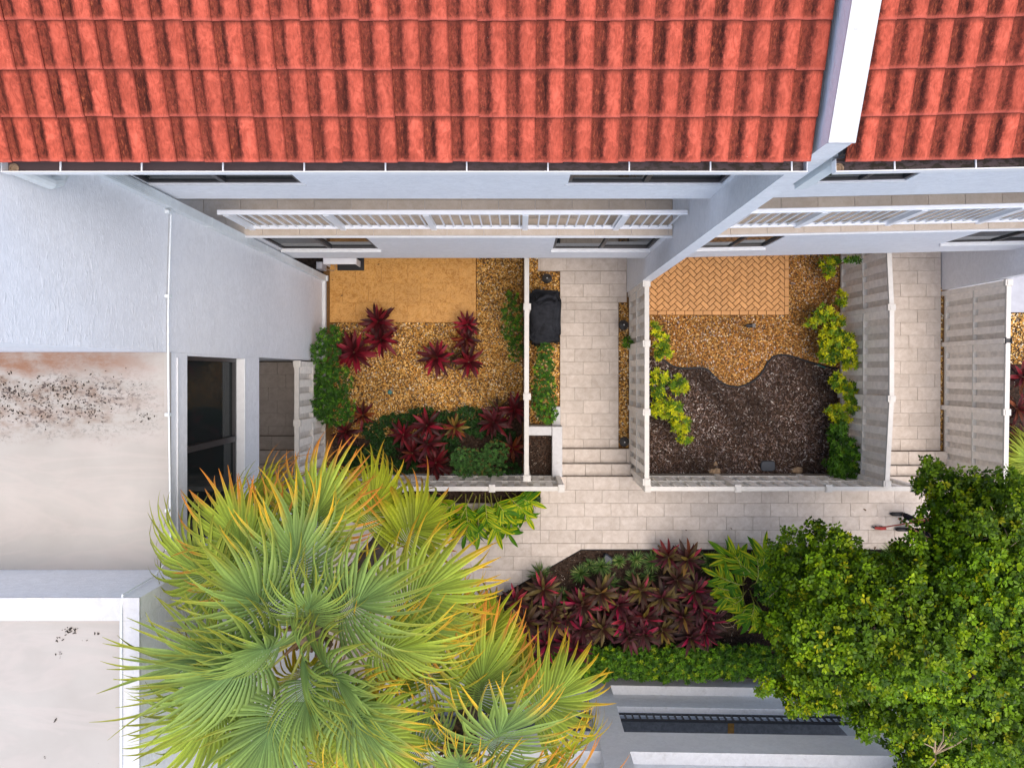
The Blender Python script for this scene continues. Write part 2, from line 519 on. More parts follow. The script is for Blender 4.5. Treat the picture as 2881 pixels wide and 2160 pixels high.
def stone(name, lo, hi, rnd, sc=7.0, veins=None, rough=0.6):
    m, nt, b = new_mat(name)
    n = noise(nt, coords(nt, 'Object', (1, 1, 1), True), sc, 6, 0.62, 0.4)
    c = ramp(nt, n, [(0.32, lo), (0.68, hi)]).outputs[0]
    fine = noise(nt, coords(nt, 'Object', (1, 1, 1), True), 60, 3, 0.7)
    c = mixc(nt, ramp(nt, fine, [(0.35, 0.25), (0.55, 0.0)]).outputs[0], c, tuple(x * 0.75 for x in lo))
    if veins:
        v = noise(nt, coords(nt, 'Object', (1, 1, 1), True), sc * 0.7, 5, 0.7, 2.0)
        c = mixc(nt, ramp(nt, v, [(0.42, 0.0), (0.5, 0.55), (0.58, 0.0)]).outputs[0], c, veins)
    wv = noise(nt, wpos(nt), 0.9, 3)
    c = mixc(nt, ramp(nt, wv, [(0.5, 0.0), (0.75, 0.22)]).outputs[0], c, tuple(x * 0.7 for x in lo))
    c = rand_tint(nt, c, rnd)
    nt.links.new(c, b.inputs['Base Color'])
    b.inputs['Roughness'].default_value = rough
    b.inputs['Specular IOR Level'].default_value = 0.3
    bump(nt, b, n, 0.1, 0.004)
    return m
M['paver'] = stone('beige paver', (0.44, 0.375, 0.32), (0.57, 0.51, 0.455), 0.075)
M['ochre_tile'] = stone('ochre patio tile', (0.33, 0.140, 0.022), (0.55, 0.275, 0.062), 0.03, 8.0, (0.66, 0.38, 0.13), 0.5)
M['brick'] = stone('tan clay paver brick', (0.47, 0.232, 0.080), (0.55, 0.285, 0.11), 0.09, 9.0)
M['deck_tile'] = stone('beige balcony tile', (0.45, 0.365, 0.28), (0.54, 0.455, 0.37), 0.07)

# gutter trough
m, nt, b = new_mat('dirty gutter trough')
g = nt.nodes.new('ShaderNodeNewGeometry')
s = nt.nodes.new('ShaderNodeSeparateXYZ'); nt.links.new(g.outputs['Position'], s.inputs[0])
amt = ramp(nt, math_n(nt, 'MULTIPLY_ADD', s.outputs[0], 0.14, 0.6), [(0.1, 0.0), (0.5, 0.35), (0.95, 1.0)]).outputs[0]
dn = noise(nt, wpos(nt, (5, 9, 5)), 2.2, 6, 0.7)
db = ramp(nt, dn, [(0.47, 0.0), (0.55, 1.0)]).outputs[0]
c = mixc(nt, math_n(nt, 'MULTIPLY', db, amt), (0.085, 0.060, 0.066), (0.020, 0.014, 0.008))
nt.links.new(c, b.inputs['Base Color'])
b.inputs['Roughness'].default_value = 0.5
M['trough'] = m

# grill cover cloth
m, nt, b = new_mat('black grill cover')
n = noise(nt, coords(nt), 9, 5, 0.6)
c = ramp(nt, n, [(0.3, (0.010, 0.011, 0.014)), (0.7, (0.026, 0.028, 0.034))]).outputs[0]
nt.links.new(c, b.inputs['Base Color'])
b.inputs['Roughness'].default_value = 0.75
b.inputs['Specular IOR Level'].default_value = 0.12
bump(nt, b, noise(nt, coords(nt), 14, 5), 0.5, 0.02)
M['cover'] = m

def leafmat(name, rough=0.45, trans=0.25, spec=0.22, attr=True, color=None, nz=0.18):
    m, nt, b = new_mat(name)
    out = nt.nodes['Material Output']
    if attr:
        a = nt.nodes.new('ShaderNodeAttribute'); a.attribute_name = 'col'
        c = a.outputs['Color']
    else:
        c = color(nt)
    n = noise(nt, coords(nt), 25, 3)
    v = math_n(nt, 'MULTIPLY_ADD', n, 2 * nz, 1 - nz)
    h = nt.nodes.new('ShaderNodeHueSaturation')
    nt.links.new(v, h.inputs['Value']); nt.links.new(c, h.inputs['Color'])
    c = h.outputs[0]
    nt.links.new(c, b.inputs['Base Color'])
    b.inputs['Roughness'].default_value = rough
    b.inputs['Specular IOR Level'].default_value = spec
    t = nt.nodes.new('ShaderNodeBsdfTranslucent')
    nt.links.new(c, t.inputs[0])
    mx = nt.nodes.new('ShaderNodeMixShader'); mx.inputs[0].default_value = trans
    nt.links.new(b.outputs[0], mx.inputs[1]); nt.links.new(t.outputs[0], mx.inputs[2])
    nt.links.new(mx.outputs[0], out.inputs[0])
    return m
M['leaf'] = leafmat('green leaf')
M['frond'] = leafmat('palm frond', 0.5, 0.28, 0.2)
M['pebble'] = leafmat('gravel pebbles', 0.6, 0.0, 0.3, nz=0.25)
M['chip'] = leafmat('bark mulch chips', 0.8, 0.0, 0.15, nz=0.25)
M['trunk'] = simple('grey brown trunk bark', (0.13, 0.095, 0.07), 0.9, 0.4, 18, 0.8, 0.1)
M['boot'] = simple('palm leaf base fibre', (0.14, 0.085, 0.045), 0.9, 0.4, 22, 0.8, 0.1)

def ginger_col(nt):
    tc = nt.nodes.new('ShaderNodeTexCoord')
    mp = nt.nodes.new('ShaderNodeMapping'); mp.inputs['Scale'].default_value = (1.2, 26, 1)
    nt.links.new(tc.outputs['Object'], mp.inputs[0])
    oi = nt.nodes.new('ShaderNodeObjectInfo')
    v = nt.nodes.new('ShaderNodeVectorMath'); v.operation = 'ADD'
    nt.links.new(mp.outputs[0], v.inputs[0]); nt.links.new(oi.outputs['Random'], v.inputs[1])
    n = noise(nt, v.outputs[0], 1.0, 3, 0.6, 0.5)
    k = math_n(nt, 'MULTIPLY_ADD', oi.outputs['Random'], 0.16, -0.08)
    return ramp(nt, math_n(nt, 'ADD', n, k), [(0.40, (0.040, 0.13, 0.006)), (0.52, (0.10, 0.25, 0.008)), (0.62, (0.46, 0.45, 0.012))]).outputs[0]
M['ginger'] = leafmat('variegated ginger leaf', 0.5, 0.25, 0.12, False, ginger_col, 0.1)

# ------------------------------------------------------------------ structure: ground, beds, paths
def structure(name, vf, mat):
    o = part(name, vf, mat)
    return setp(o, kind='structure')

structure('ground', prism([(-400, -400), (400, -400), (400, 400), (-400, 400)], -0.3, -0.06), M['soil'])

COURT_W = [(-4.62, -2.38), (0.10, -2.38), (0.10, 3.2), (-4.62, 3.2)]
COURT_E = [(2.72, -2.38), (7.58, -2.38), (7.58, 3.2), (2.72, 3.2)]
EDGE_PX = [(1857, 1003), (1872, 1017), (1890, 1029), (1912, 1036), (1936, 1036), (1960, 1034), (1978, 1035), (1993, 1042), (2006, 1056),
           (2020, 1069), (2036, 1080), (2054, 1086), (2076, 1088), (2096, 1083), (2117, 1072), (2136, 1056), (2150, 1036),
           (2159, 1019), (2172, 1005), (2190, 998), (2212, 999), (2240, 1006), (2275, 1018), (2318, 1030), (2362, 1038)]
EDGE = [at(x, y) for x, y in EDGE_PX]

M['court'] = simple('brown gravel bed ground', (0.15, 0.078, 0.030), 0.9, 0.35, 40, 0.4, 0.1)
def court_floor(name, poly):
    return structure(name, prism(poly, -0.058, -0.004), M['court'])
court_floor('courtyard_ground', [(-4.62, -2.38), (10.4, -2.38), (10.4, 3.3), (-4.62, 3.3)])
structure('neighbour_courtyard_ground', prism([(10.41, -2.38), (17, -2.38), (17, 3.3), (10.41, 3.3)], -0.058, -0.004), M['soil'])

# raised walkway: grout bed, one object per paver
GZ = 0.484
walk = thing('walkway', None, None, (3.0, -3.4, 0.0), kind='structure')
STEP = 0.305; LEN = 0.61; J = 0.005
Y0 = -2.384
piece_main = [(0.49, -3.914), (17.0, -3.914), (17.0, Y0), (0.49, Y0)]
piece_left = [(-4.38, -3.914), (0.49, -3.914), (0.49, -2.994), (-4.38, -2.994)]
piece_diag = [(-4.38, -5.134), (-0.48, -5.134), (1.43, -4.05), (1.43, -3.914), (-4.38, -3.914)]
piece_sw = [(-4.38, -7.0), (-0.70, -7.0), (-0.48, -5.134), (-4.38, -5.134)]
piece_edge = [(1.43, -4.05), (17.0, -4.05), (17.0, -3.914), (1.43, -3.914)]
for pc in (piece_main, piece_left, piece_diag, piece_sw, piece_edge):
    part('paver_bed', prism(pc, -0.05, GZ), M['grout'], walk)
sheets = {}
n_pav = 0
for pc in (piece_main, piece_left, piece_diag, piece_sw, piece_edge):
    shr = inset(pc if area2(pc) > 0 else pc[::-1], 0.004)
    for k in range(0, 16):
        y1 = Y0 - k * STEP; y0 = y1 - STEP
        off = (0.485 + 0.2033 * k) % LEN
        for i in range(-9, 24):
            x0 = off + i * LEN
            r = [(x0 + J / 2, y0 + J / 2), (x0 + LEN - J / 2, y0 + J / 2), (x0 + LEN - J / 2, y1 - J / 2), (x0 + J / 2, y1 - J / 2)]
            if r[0][0] > 10.6: continue
            q = clip(r, shr)
            if q:
                part('paver', prism(q, GZ - 0.006, 0.5 + random.uniform(-0.0015, 0.0015), 0.003), M['paver'], walk)
                n_pav += 1

# entry paths (courtyard level) and their steps
def entry(path_name, polys, xr, yr, phase, steps_x, step_ys, y_top, last):
    base = thing(path_name, None, None, ((xr[0] + xr[1]) / 2, 0.5, 0.0), kind='structure')
    for pc in polys:
        part('paver_bed', prism(pc, -0.05, 0.024), M['grout'], base)
        shr = inset(pc if area2(pc) > 0 else pc[::-1], 0.004)
        for k in range(0, 22):
            y1 = y_top - k * STEP; y0 = y1 - STEP
            off = (phase + 0.2033 * k) % LEN
            for i in range(-12, 18):
                x0 = off + i * LEN
                r = [(x0 + J / 2, y0 + J / 2), (x0 + LEN - J / 2, y0 + J / 2), (x0 + LEN - J / 2, y1 - J / 2), (x0 + J / 2, y1 - J / 2)]
                q = clip(r, shr)
                if q: part('paver', prism(q, 0.018, 0.04 + random.uniform(-0.0015, 0.0015), 0.003), M['paver'], base)
    st = thing('entry_steps', None, None, ((steps_x[0] + steps_x[1]) / 2, step_ys[0], 0.0), kind='structure')
    for k in range(2):
        ya, yb = step_ys[k], step_ys[k + 1]
        zt = 0.04 + 0.153 * (k + 1)
        x = steps_x[0]; cut = [0.3 + 0.25 * k, 0.61, 0.61, 0.61]; j = 0
        part('riser', box(steps_x[0], steps_x[1], yb, ya - 0.012, -0.05, zt - 0.02), M['grout'], st)
        while x < steps_x[1] - 0.02:
            x2 = min(steps_x[1], x + cut[min(j, 3)])
            part('tread_tile', cbox(x + 0.004, x2 - 0.004, yb + 0.002, ya, zt - 0.019, zt, 0.004), M['paver'], st)
            x = x2; j += 1
    return base
entry('entry_path', [[(0.97, 2.39), (2.55, 2.39), (2.55, 3.3), (0.45, 3.3), (0.45, 2.39)][::1],
                     [(0.97, 1.655), (2.545, 1.655), (2.545, 2.389), (0.97, 2.389)],
                     [(0.97, -1.78), (2.35, -1.78), (2.35, 1.654), (0.97, 1.654)]],
      (0.97, 2.35), (-1.78, 2.4), 0.097, (0.99, 2.605), (-1.785, -2.115, -2.384), 2.394 + 0.305 * 3, None)
entry('entry_path', [[(8.05, -1.84), (9.94, -1.84), (9.96, 3.3), (8.05, 3.3)]],
      (8.05, 9.95), (-1.8, 3.3), 0.25, (8.2, 10.02), (-1.845, -2.16, -2.384), 2.40 + 0.305 * 3, None)
entry('breezeway_path', [[(-7.9, -1.48), (-4.70, -1.48), (-4.70, 0.25), (-7.9, 0.25)]],
      (-7.9, -4.7), (-1.48, .25), 0.4, (-7.9, -4.70), (-1.485, -1.80, -2.11), 0.26, None)
st3 = thing('breezeway_steps', None, None, (-6.3, -2.3, 0), kind='structure')
for k, (ya, yb) in enumerate(((-2.112, -2.5), (-2.502, -3.0))):
    x = -7.9
    while x < -4.72:
        x2 = min(-4.70, x + 0.61)
        part('tread_tile', cbox(x + 0.004, x2 - 0.004, yb, ya, -0.05, 0.346 + 0.12 * (k + 1), 0.004), M['paver'], st3)
        x = x2

# ochre patio, one object per tile
M['ochre_joint'] = simple('ochre grout', (0.34, 0.165, 0.045), .9, .2, 30, .1, .1)
patio = thing('ochre_patio', None, None, (-2.8, 2.0, 0), kind='structure')
part('paver_bed', prism([(-4.46, 1.18), (-1.01, 1.18), (-1.01, 3.3), (-4.46, 3.3)], -0.05, 0.042), M['ochre_joint'], patio)
for k in range(5):
    y0 = 1.185 + k * 0.46
    for i in range(-1, 7):
        x0 = -4.46 + i * 0.61 + (0.305 if k % 2 else 0.0)
        q = clip([(x0 + .002, y0 + .002), (x0 + .608, y0 + .002), (x0 + .608, y0 + .458), (x0 + .002, y0 + .458)],
                 [(-4.455, 1.185), (-1.015, 1.185), (-1.015, 3.3), (-4.455, 3.3)])
        if q: part('patio_tile', prism(q, 0.026, 0.048 + random.uniform(-.0008, .0008), 0.002), M['ochre_tile'], patio)

# herringbone brick patio
hb = thing('herringbone_patio', None, None, (4.5, 1.9, 0), kind='structure')
xa, xb, ya, yb = 2.74, 6.262, 1.460, 3.10
part('paver_bed', prism([(xa, ya - 0.105), (xb + 0.105, ya - 0.105), (xb + 0.105, 3.3), (xa, 3.3)], -0.05, 0.028), M['brick_joint'], hb)
w = 0.1075; g = 0.0065
reg = [(xa, ya + .004), (xb - .004, ya + .004), (xb - .004, yb), (xa, yb)]
c45 = math.cos(math.pi / 4)
bricks = []
for k in range(-40, 41):
    for i in range(-24, 25):
        xk = k + 4 * i
        for (u0, v0, u1, v1) in ((xk, k, xk + 2, k + 1), (xk + 3, k, xk + 4, k + 2)):
            r = [(u0 * w + g, v0 * w + g), (u1 * w - g, v0 * w + g), (u1 * w - g, v1 * w - g), (u0 * w + g, v1 * w - g)]
            r = [(4.5 + (x - y) * c45, 1.4 + (x + y) * c45) for x, y in r]
            q = clip(r, reg)
            if q: bricks.append(q)
bricks.sort(key=lambda q: sum(p[1] for p in q) / len(q))
for q in bricks[:300]:
    part('brick', prism(q, 0.026, 0.052 + random.uniform(-.003, .003), 0.004), M['brick'], hb)
rest = [prism(q, 0.026, 0.052, 0.004) for q in bricks[300:]]
if rest: part('brick_field', join(*rest), M['brick'], hb, kind='stuff')
x = xb - 0.0
n = 0
while x > xa:
    x0 = max(xa, x - 0.214)
    part('brick', cbox(x0 + g, x - g, ya - 0.10, ya - 0.004, 0.026, 0.052, 0.004), M['brick'], hb)
    x = x0
y = ya - 0.10
while y < 3.0:
    part('brick', cbox(xb + 0.004, xb + 0.10, y + g, y + 0.214 - g, 0.026, 0.052, 0.004), M['brick'], hb)
    y += 0.214

# pale concrete pad of the next courtyard
structure('concrete_patio', prism([(10.42, 1.42), (17, 1.42), (17, 3.3), (10.42, 3.3)], -0.05, 0.04), M['concrete'])

# retaining walls under the front fences, stair cheek walls and planter
def wall_thing(name, label, cat, vfs, mat, loc):
    t = thing(name, label, cat, loc)
    for n_, vf in vfs: part(n_, vf, mat, t)
    return t
wall_thing('retaining_wall', 'low retaining wall under the fence south of the red cordylines', 'wall',
           [('wall_body', cbox(-4.60, 0.99, -2.44, -2.385, -0.05, 0.47))], M['stucco_dim'], (-1.8, -2.41, 0))
wall_thing('retaining_wall', 'low retaining wall under the fence south of the dark mulch courtyard', 'wall',
           [('wall_body', cbox(2.62, 8.19, -2.44, -2.385, -0.05, 0.47))], M['stucco_dim'], (5.4, -2.41, 0))
pl = thing('planter_wall', 'white planter wall beside the top of the entry steps', 'wall', (0.8, -1.8, 0))
part('cheek_wall', cbox(0.755, 0.985, -2.372, -1.225, -0.05, 0.66, 0.01), M['white_cap'], pl)
part('cross_wall', cbox(0.215, 0.752, -1.43, -1.225, -0.05, 0.62, 0.01), M['white_cap'], pl)
part('low_wall', cbox(0.77, 0.962, -1.222, -0.79, -0.05, 0.30, 0.01), M['white_cap'], pl)
structure('planter_soil', box(0.21, 0.752, -2.37, -1.432, -0.05, 0.36), M['soil'])

# planting beds on the walkway level
BED = [(1.43, -4.07), (17, -4.07), (17, -7.05), (-0.68, -7.05), (-0.50, -5.16)]
structure('planting_bed', prism(BED, -0.05, 0.40), M['soil'])
GBED = [(-4.3, -2.455), (0.48, -2.455), (0.48, -2.60), (0.35, -2.985), (-4.3, -2.985)]
structure('front_bed', prism(GBED, -0.05, 0.48), M['soil'])
part('bed_edging', join(tube([(1.43, -4.062, 0.47), (16, -4.062, 0.47)], 0.014, 6), tube([(1.43, -4.062, 0.47), (-0.50, -5.15, 0.47)], 0.014, 6)), M['black_plastic'])
setp(bpy.data.objects['bed_edging'], 'thin black edging strip along the walkway side of the planting bed', 'edging')

# gravel and mulch
def scatter_poly(poly, dens):
    xs = [p[0] for p in poly]; ys = [p[1] for p in poly]
    n = int((max(xs) - min(xs)) * (max(ys) - min(ys)) * dens)
    x = rng.uniform(min(xs), max(xs), n); y = rng.uniform(min(ys), max(ys), n)
    k = inside(poly, x, y)
    return x[k], y[k]

def rot_mats(n, tilt):
    yaw = rng.uniform(0, 2 * np.pi, n); a = rng.normal(0, tilt, n); b_ = rng.normal(0, tilt, n)
    cz, sz = np.cos(yaw), np.sin(yaw); ca, sa = np.cos(a), np.sin(a); cb, sb = np.cos(b_), np.sin(b_)
    Rz = np.zeros((n, 3, 3)); Rz[:, 0, 0] = cz; Rz[:, 0, 1] = -sz; Rz[:, 1, 0] = sz; Rz[:, 1, 1] = cz; Rz[:, 2, 2] = 1
    Rx = np.zeros((n, 3, 3)); Rx[:, 0, 0] = 1; Rx[:, 1, 1] = ca; Rx[:, 1, 2] = -sa; Rx[:, 2, 1] = sa; Rx[:, 2, 2] = ca
    Ry = np.zeros((n, 3, 3)); Ry[:, 1, 1] = 1; Ry[:, 0, 0] = cb; Ry[:, 0, 2] = sb; Ry[:, 2, 0] = -sb; Ry[:, 2, 2] = cb
    return Rz @ Rx @ Ry

def palette(n, cols, probs, jit=0.18):
    c = np.asarray(cols)[rng.choice(len(cols), n, p=np.asarray(probs) / sum(probs))]
    return np.clip(c * rng.uniform(1 - jit, 1 + jit, (n, 1)), 0, 1)

OCT_V = np.array([(1, 0, 0), (0.15, 1, 0.1), (-1, 0.1, 0), (-0.1, -1, 0), (0.1, 0.05, 1), (0, 0, -1)], float)
OCT_F = np.array([(0, 1, 4), (1, 2, 4), (2, 3, 4), (3, 0, 4), (1, 0, 5), (2, 1, 5), (3, 2, 5), (0, 3, 5)])

def pebbles(name, polys, dens, size, cols, probs, mat, z, flat=(1, 0.75, 0.5), tilt=0.25, zj=0.012, patch=0.14):
    X, Y = [], []
    for p in polys:
        a, b_ = scatter_poly(p, dens); X.append(a); Y.append(b_)
    x = np.concatenate(X); y = np.concatenate(Y); n = len(x)
    sz = rng.uniform(size[0], size[1], n) * rng.choice([0.7, 1, 1, 1.35], n)
    v = OCT_V[None] * (np.array(flat)[None, None] * sz[:, None, None])
    v = v * rng.uniform(0.75, 1.25, (n, 6, 1))
    v = np.einsum('nij,nkj->nki', rot_mats(n, tilt), v)
    v += np.stack([x, y, np.full(n, z) + rng.uniform(-zj * .3, zj, n)], 1)[:, None]
    f = (OCT_F[None] + (np.arange(n) * 6)[:, None, None]).reshape(-1, 3)
    pc = palette(n, cols, probs)
    pt_ = .5 * np.sin(x * 2.3 + 1.7 * np.sin(y * 1.9 + .6)) + .5 * np.sin(y * 3.1 + 1.3 * np.sin(x * 2.7)) + .35 * np.sin(x * 7.1 + y * 5.3)
    pc = np.clip(pc * (1 + patch * pt_)[:, None], 0, 1)
    c = np.repeat(pc, 6, 0)
    me = mesh_np(name, v.reshape(-1, 3), f, mat, c)
    return setp(inst(name, me, None, (0, 0, 0)), kind='stuff')

GOLD = [(0.670, 0.372, 0.085), (0.502, 0.242, 0.045), (0.763, 0.521, 0.200), (0.307, 0.144, 0.035), (0.763, 0.651, 0.460), (0.093, 0.051, 0.025), (0.335, 0.279, 0.240)]
GP = [5, 5, 3, 3, 1.2, 1.6, 0.7]
gw = [[(-4.40, -1.45), (-3.2, -1.55), (-1.0, -1.15), (0.08, -1.0), (0.08, 3.0), (-0.99, 3.0), (-0.99, 1.17), (-4.40, 1.17)]]
pebbles('gravel', gw, 2200, (0.015, 0.028), GOLD, GP, M['pebble'], 0.004)
strips = [[(0.24, -1.2), (0.95, -1.2), (0.95, 2.38), (0.44, 2.38), (0.44, 3.0), (0.24, 3.0)],
          [(2.37, -1.75), (2.58, -1.75), (2.58, 1.64), (2.37, 1.64)], [(9.955, -1.8), (10.0, -1.8), (10.0, 2.0), (9.965, 2.0)],
          [(7.75, -1.8), (8.04, -1.8), (8.04, 2.9), (7.75, 2.9)]]
pebbles('gravel', strips, 2000, (0.016, 0.030), GOLD, GP, M['pebble'], 0.004)
ge = [[(7.56, 3.0), (6.375, 3.0), (6.375, 1.352), (2.72, 1.352), (2.72, 0.45)] + [(p.x, p.y + 0.015) for p in EDGE] + [(7.56, 0.1)]]
GOLD2 = [(0.464, 0.232, 0.051), (0.368, 0.152, 0.027), (0.576, 0.352, 0.128), (0.256, 0.104, 0.025), (0.624, 0.512, 0.391), (0.096, 0.044, 0.021), (0.304, 0.240, 0.221)]
pebbles('gravel', ge, 2200, (0.015, 0.029), GOLD2, GP, M['pebble'], 0.004)
pebbles('gravel', [[(10.45, 0.2), (14, 0.2), (14, 1.4), (10.45, 1.4)]], 1800, (0.015, 0.026), GOLD, GP, M['pebble'], 0.004)

BARK = [(0.10, 0.056, 0.038), (0.05, 0.029, 0.023), (0.18, 0.115, 0.085), (0.32, 0.25, 0.22), (0.15, 0.115, 0.11), (0.52, 0.47, 0.43)]
BP = [5, 3, 4, 2.2, 3, 1.0]
me_ = [(2.72, 0.43)] + [(p.x, p.y - 0.015) for p in EDGE] + [(7.56, 0.05), (7.56, -2.38), (2.72, -2.38)]
structure('mulch_ground', prism(me_, -0.003, 0.0), M['soil'])
structure('mulch_ground', prism([(-4.4, -1.5), (-3.2, -1.6), (-1.0, -1.2), (0.08, -1.05), (0.08, -2.36), (-4.4, -2.36)], -0.003, 0.0), M['soil'])
pebbles('bark_mulch', [me_], 1500, (0.018, 0.056), BARK, BP, M['chip'], 0.006, (1, 0.24, 0.14), 0.45, 0.026, 0.40)
DARKB = [(0.055, 0.026, 0.016), (0.022, 0.012, 0.009), (0.10, 0.05, 0.03), (0.22, 0.15, 0.11), (0.40, 0.34, 0.28)]
pebbles('bark_mulch', [BED], 900, (0.014, 0.034), DARKB, [5, 6, 2.5, 0.7, 0.3], M['chip'], 0.404, (1, 0.25, 0.16), 0.35, 0.02)
pebbles('bark_mulch', [[(0.22, -2.36), (0.745, -2.36), (0.745, -1.44), (0.22, -1.44)]], 1500, (0.014, 0.034), DARKB, [5, 6, 2.5, 0.7, 0.3], M['chip'], 0.364, (1, 0.25, 0.16), 0.35, 0.02)
pebbles('bark_mulch', [[(-4.4, -1.5), (-3.2, -1.6), (-1.0, -1.2), (0.08, -1.05), (0.08, -2.36), (-4.4, -2.36)]], 1100, (0.014, 0.034), DARKB, [5, 6, 2.5, 0.5, 0.1], M['chip'], 0.006, (1, 0.25, 0.16), 0.35, 0.02)
pebbles('bark_mulch', [GBED, [(10.45, -2.3), (14, -2.3), (14, 0.2), (10.45, 0.2)]], 900, (0.014, 0.034), DARKB, [5, 6, 2.5, 0.6, 0.2], M['chip'], 0.484, (1, 0.25, 0.16), 0.35, 0.02)

# corrugated black bed edging between gravel and mulch
pts = []
for i in range(len(EDGE) - 1):
    for t in np.linspace(0, 1, 5, endpoint=False): pts.append(EDGE[i].lerp(EDGE[i + 1], t) + Vector((0, 0, 0.035)))
o = part('bed_edging', tube(pts, [0.024 if i % 2 else 0.020 for i in range(len(pts))], 8), M['black_plastic'])
setp(o, 'wavy black edging tube between the golden gravel and the dark mulch', 'edging')
o = part('garden_hose', tube([at(2300, 1026, .05), at(2312, 1031, .06), at(2322, 1035, .05)], 0.012, 8), M['teal_plastic'])
setp(o, 'short teal hose end lying beside the black edging tube', 'hose')

# ------------------------------------------------------------------ townhouses
FY = 2.31                      # facade plane
ROOF_Y, ROOF_Z = 1.812, 10.680
RUN, RISE = 0.336, 0.139
SLOPE = math.atan2(RISE, RUN)

def tile_mesh():
    prof = [(0.0, 0.002), (0.03, 0.0), (0.066, 0.0), (0.082, 0.009), (0.100, 0.024), (0.128, 0.037), (0.156, 0.042), (0.183, 0.040), (0.208, 0.033), (0.230, 0.023), (TW + 0.003, 0.012)]
    n = len(prof); th = 0.020
    V = []
    for y in (0.0, 0.012, TL):
        dz = -0.003 if y == 0.0 else 0.0
        V += [(x, y, z + th + dz) for x, z in prof]
    for y in (0.0, TL): V += [(x, y, z) for x, z in prof]
    F = []
    for r in range(2):
        F += [(r * n + i, r * n + i + 1, (r + 1) * n + i + 1, (r + 1) * n + i) for i in range(n - 1)]
    F += [(3 * n + i, 3 * n + i + 1, i + 1, i) for i in range(n - 1)]
    F += [(4 * n + i, 4 * n + i + 1, 3 * n + i + 1, 3 * n + i) for i in range(n - 1)]
    F += [(n - 1, 4 * n - 1, 5 * n - 1, 3 * n - 1)]
    me = mesh('roof_tile', V, F, M['tile'], True)
    return me
TILE = tile_mesh()

def facade_wall(x0, x1, z0, z1, openings, y0, y1):
    """boxes around rectangular openings (a, b, za, zb)"""
    out = []
    xs = sorted(openings)
    cx = x0
    for a, b_, za, zb in xs:
        out.append(box(cx, a, y0, y1, z0, z1))
        out.append(box(a, b_, y0, y1, z0, za))
        if zb < z1: out.append(box(a, b_, y0, y1, zb, z1))
        cx = b_
    out.append(box(cx, x1, y0, y1, z0, z1))
    return join(*out)

def window(parent, a, b_, za, zb, y, T, sill=True, split=0.5, label=None, proj=0.05):
    fr = 0.045
    yf = y + 0.014
    ring = join(box(a, b_, yf, yf + 0.05, za, za + fr), box(a, b_, yf, yf + 0.05, zb - fr, zb),
                box(a, a + fr, yf, yf + 0.05, za + fr, zb - fr), box(b_ - fr, b_, yf, yf + 0.05, za + fr, zb - fr))
    wobj = part('window', T(ring), M['bronze'], parent, label=label)
    xm = a + (b_ - a) * split
    part('mullion', T(box(xm - 0.03, xm + 0.03, yf - 0.008, yf + 0.045, za + fr, zb - fr)), M['bronze'], wobj)
    for u, v_, dy in ((a + fr, xm - 0.03, 0.02), (xm + 0.03, b_ - fr, 0.034)):
        part('pane', T(box(u, v_, yf + dy, yf + dy + 0.006, za + fr, zb - fr)), M['glass'], wobj)
    if sill:
        part('sill', T(cbox(a - 0.03, b_ + 0.03, y - proj, y - .001, za - 0.045, za - 0.001, 0.006)), M['trim'], wobj)
    return wobj

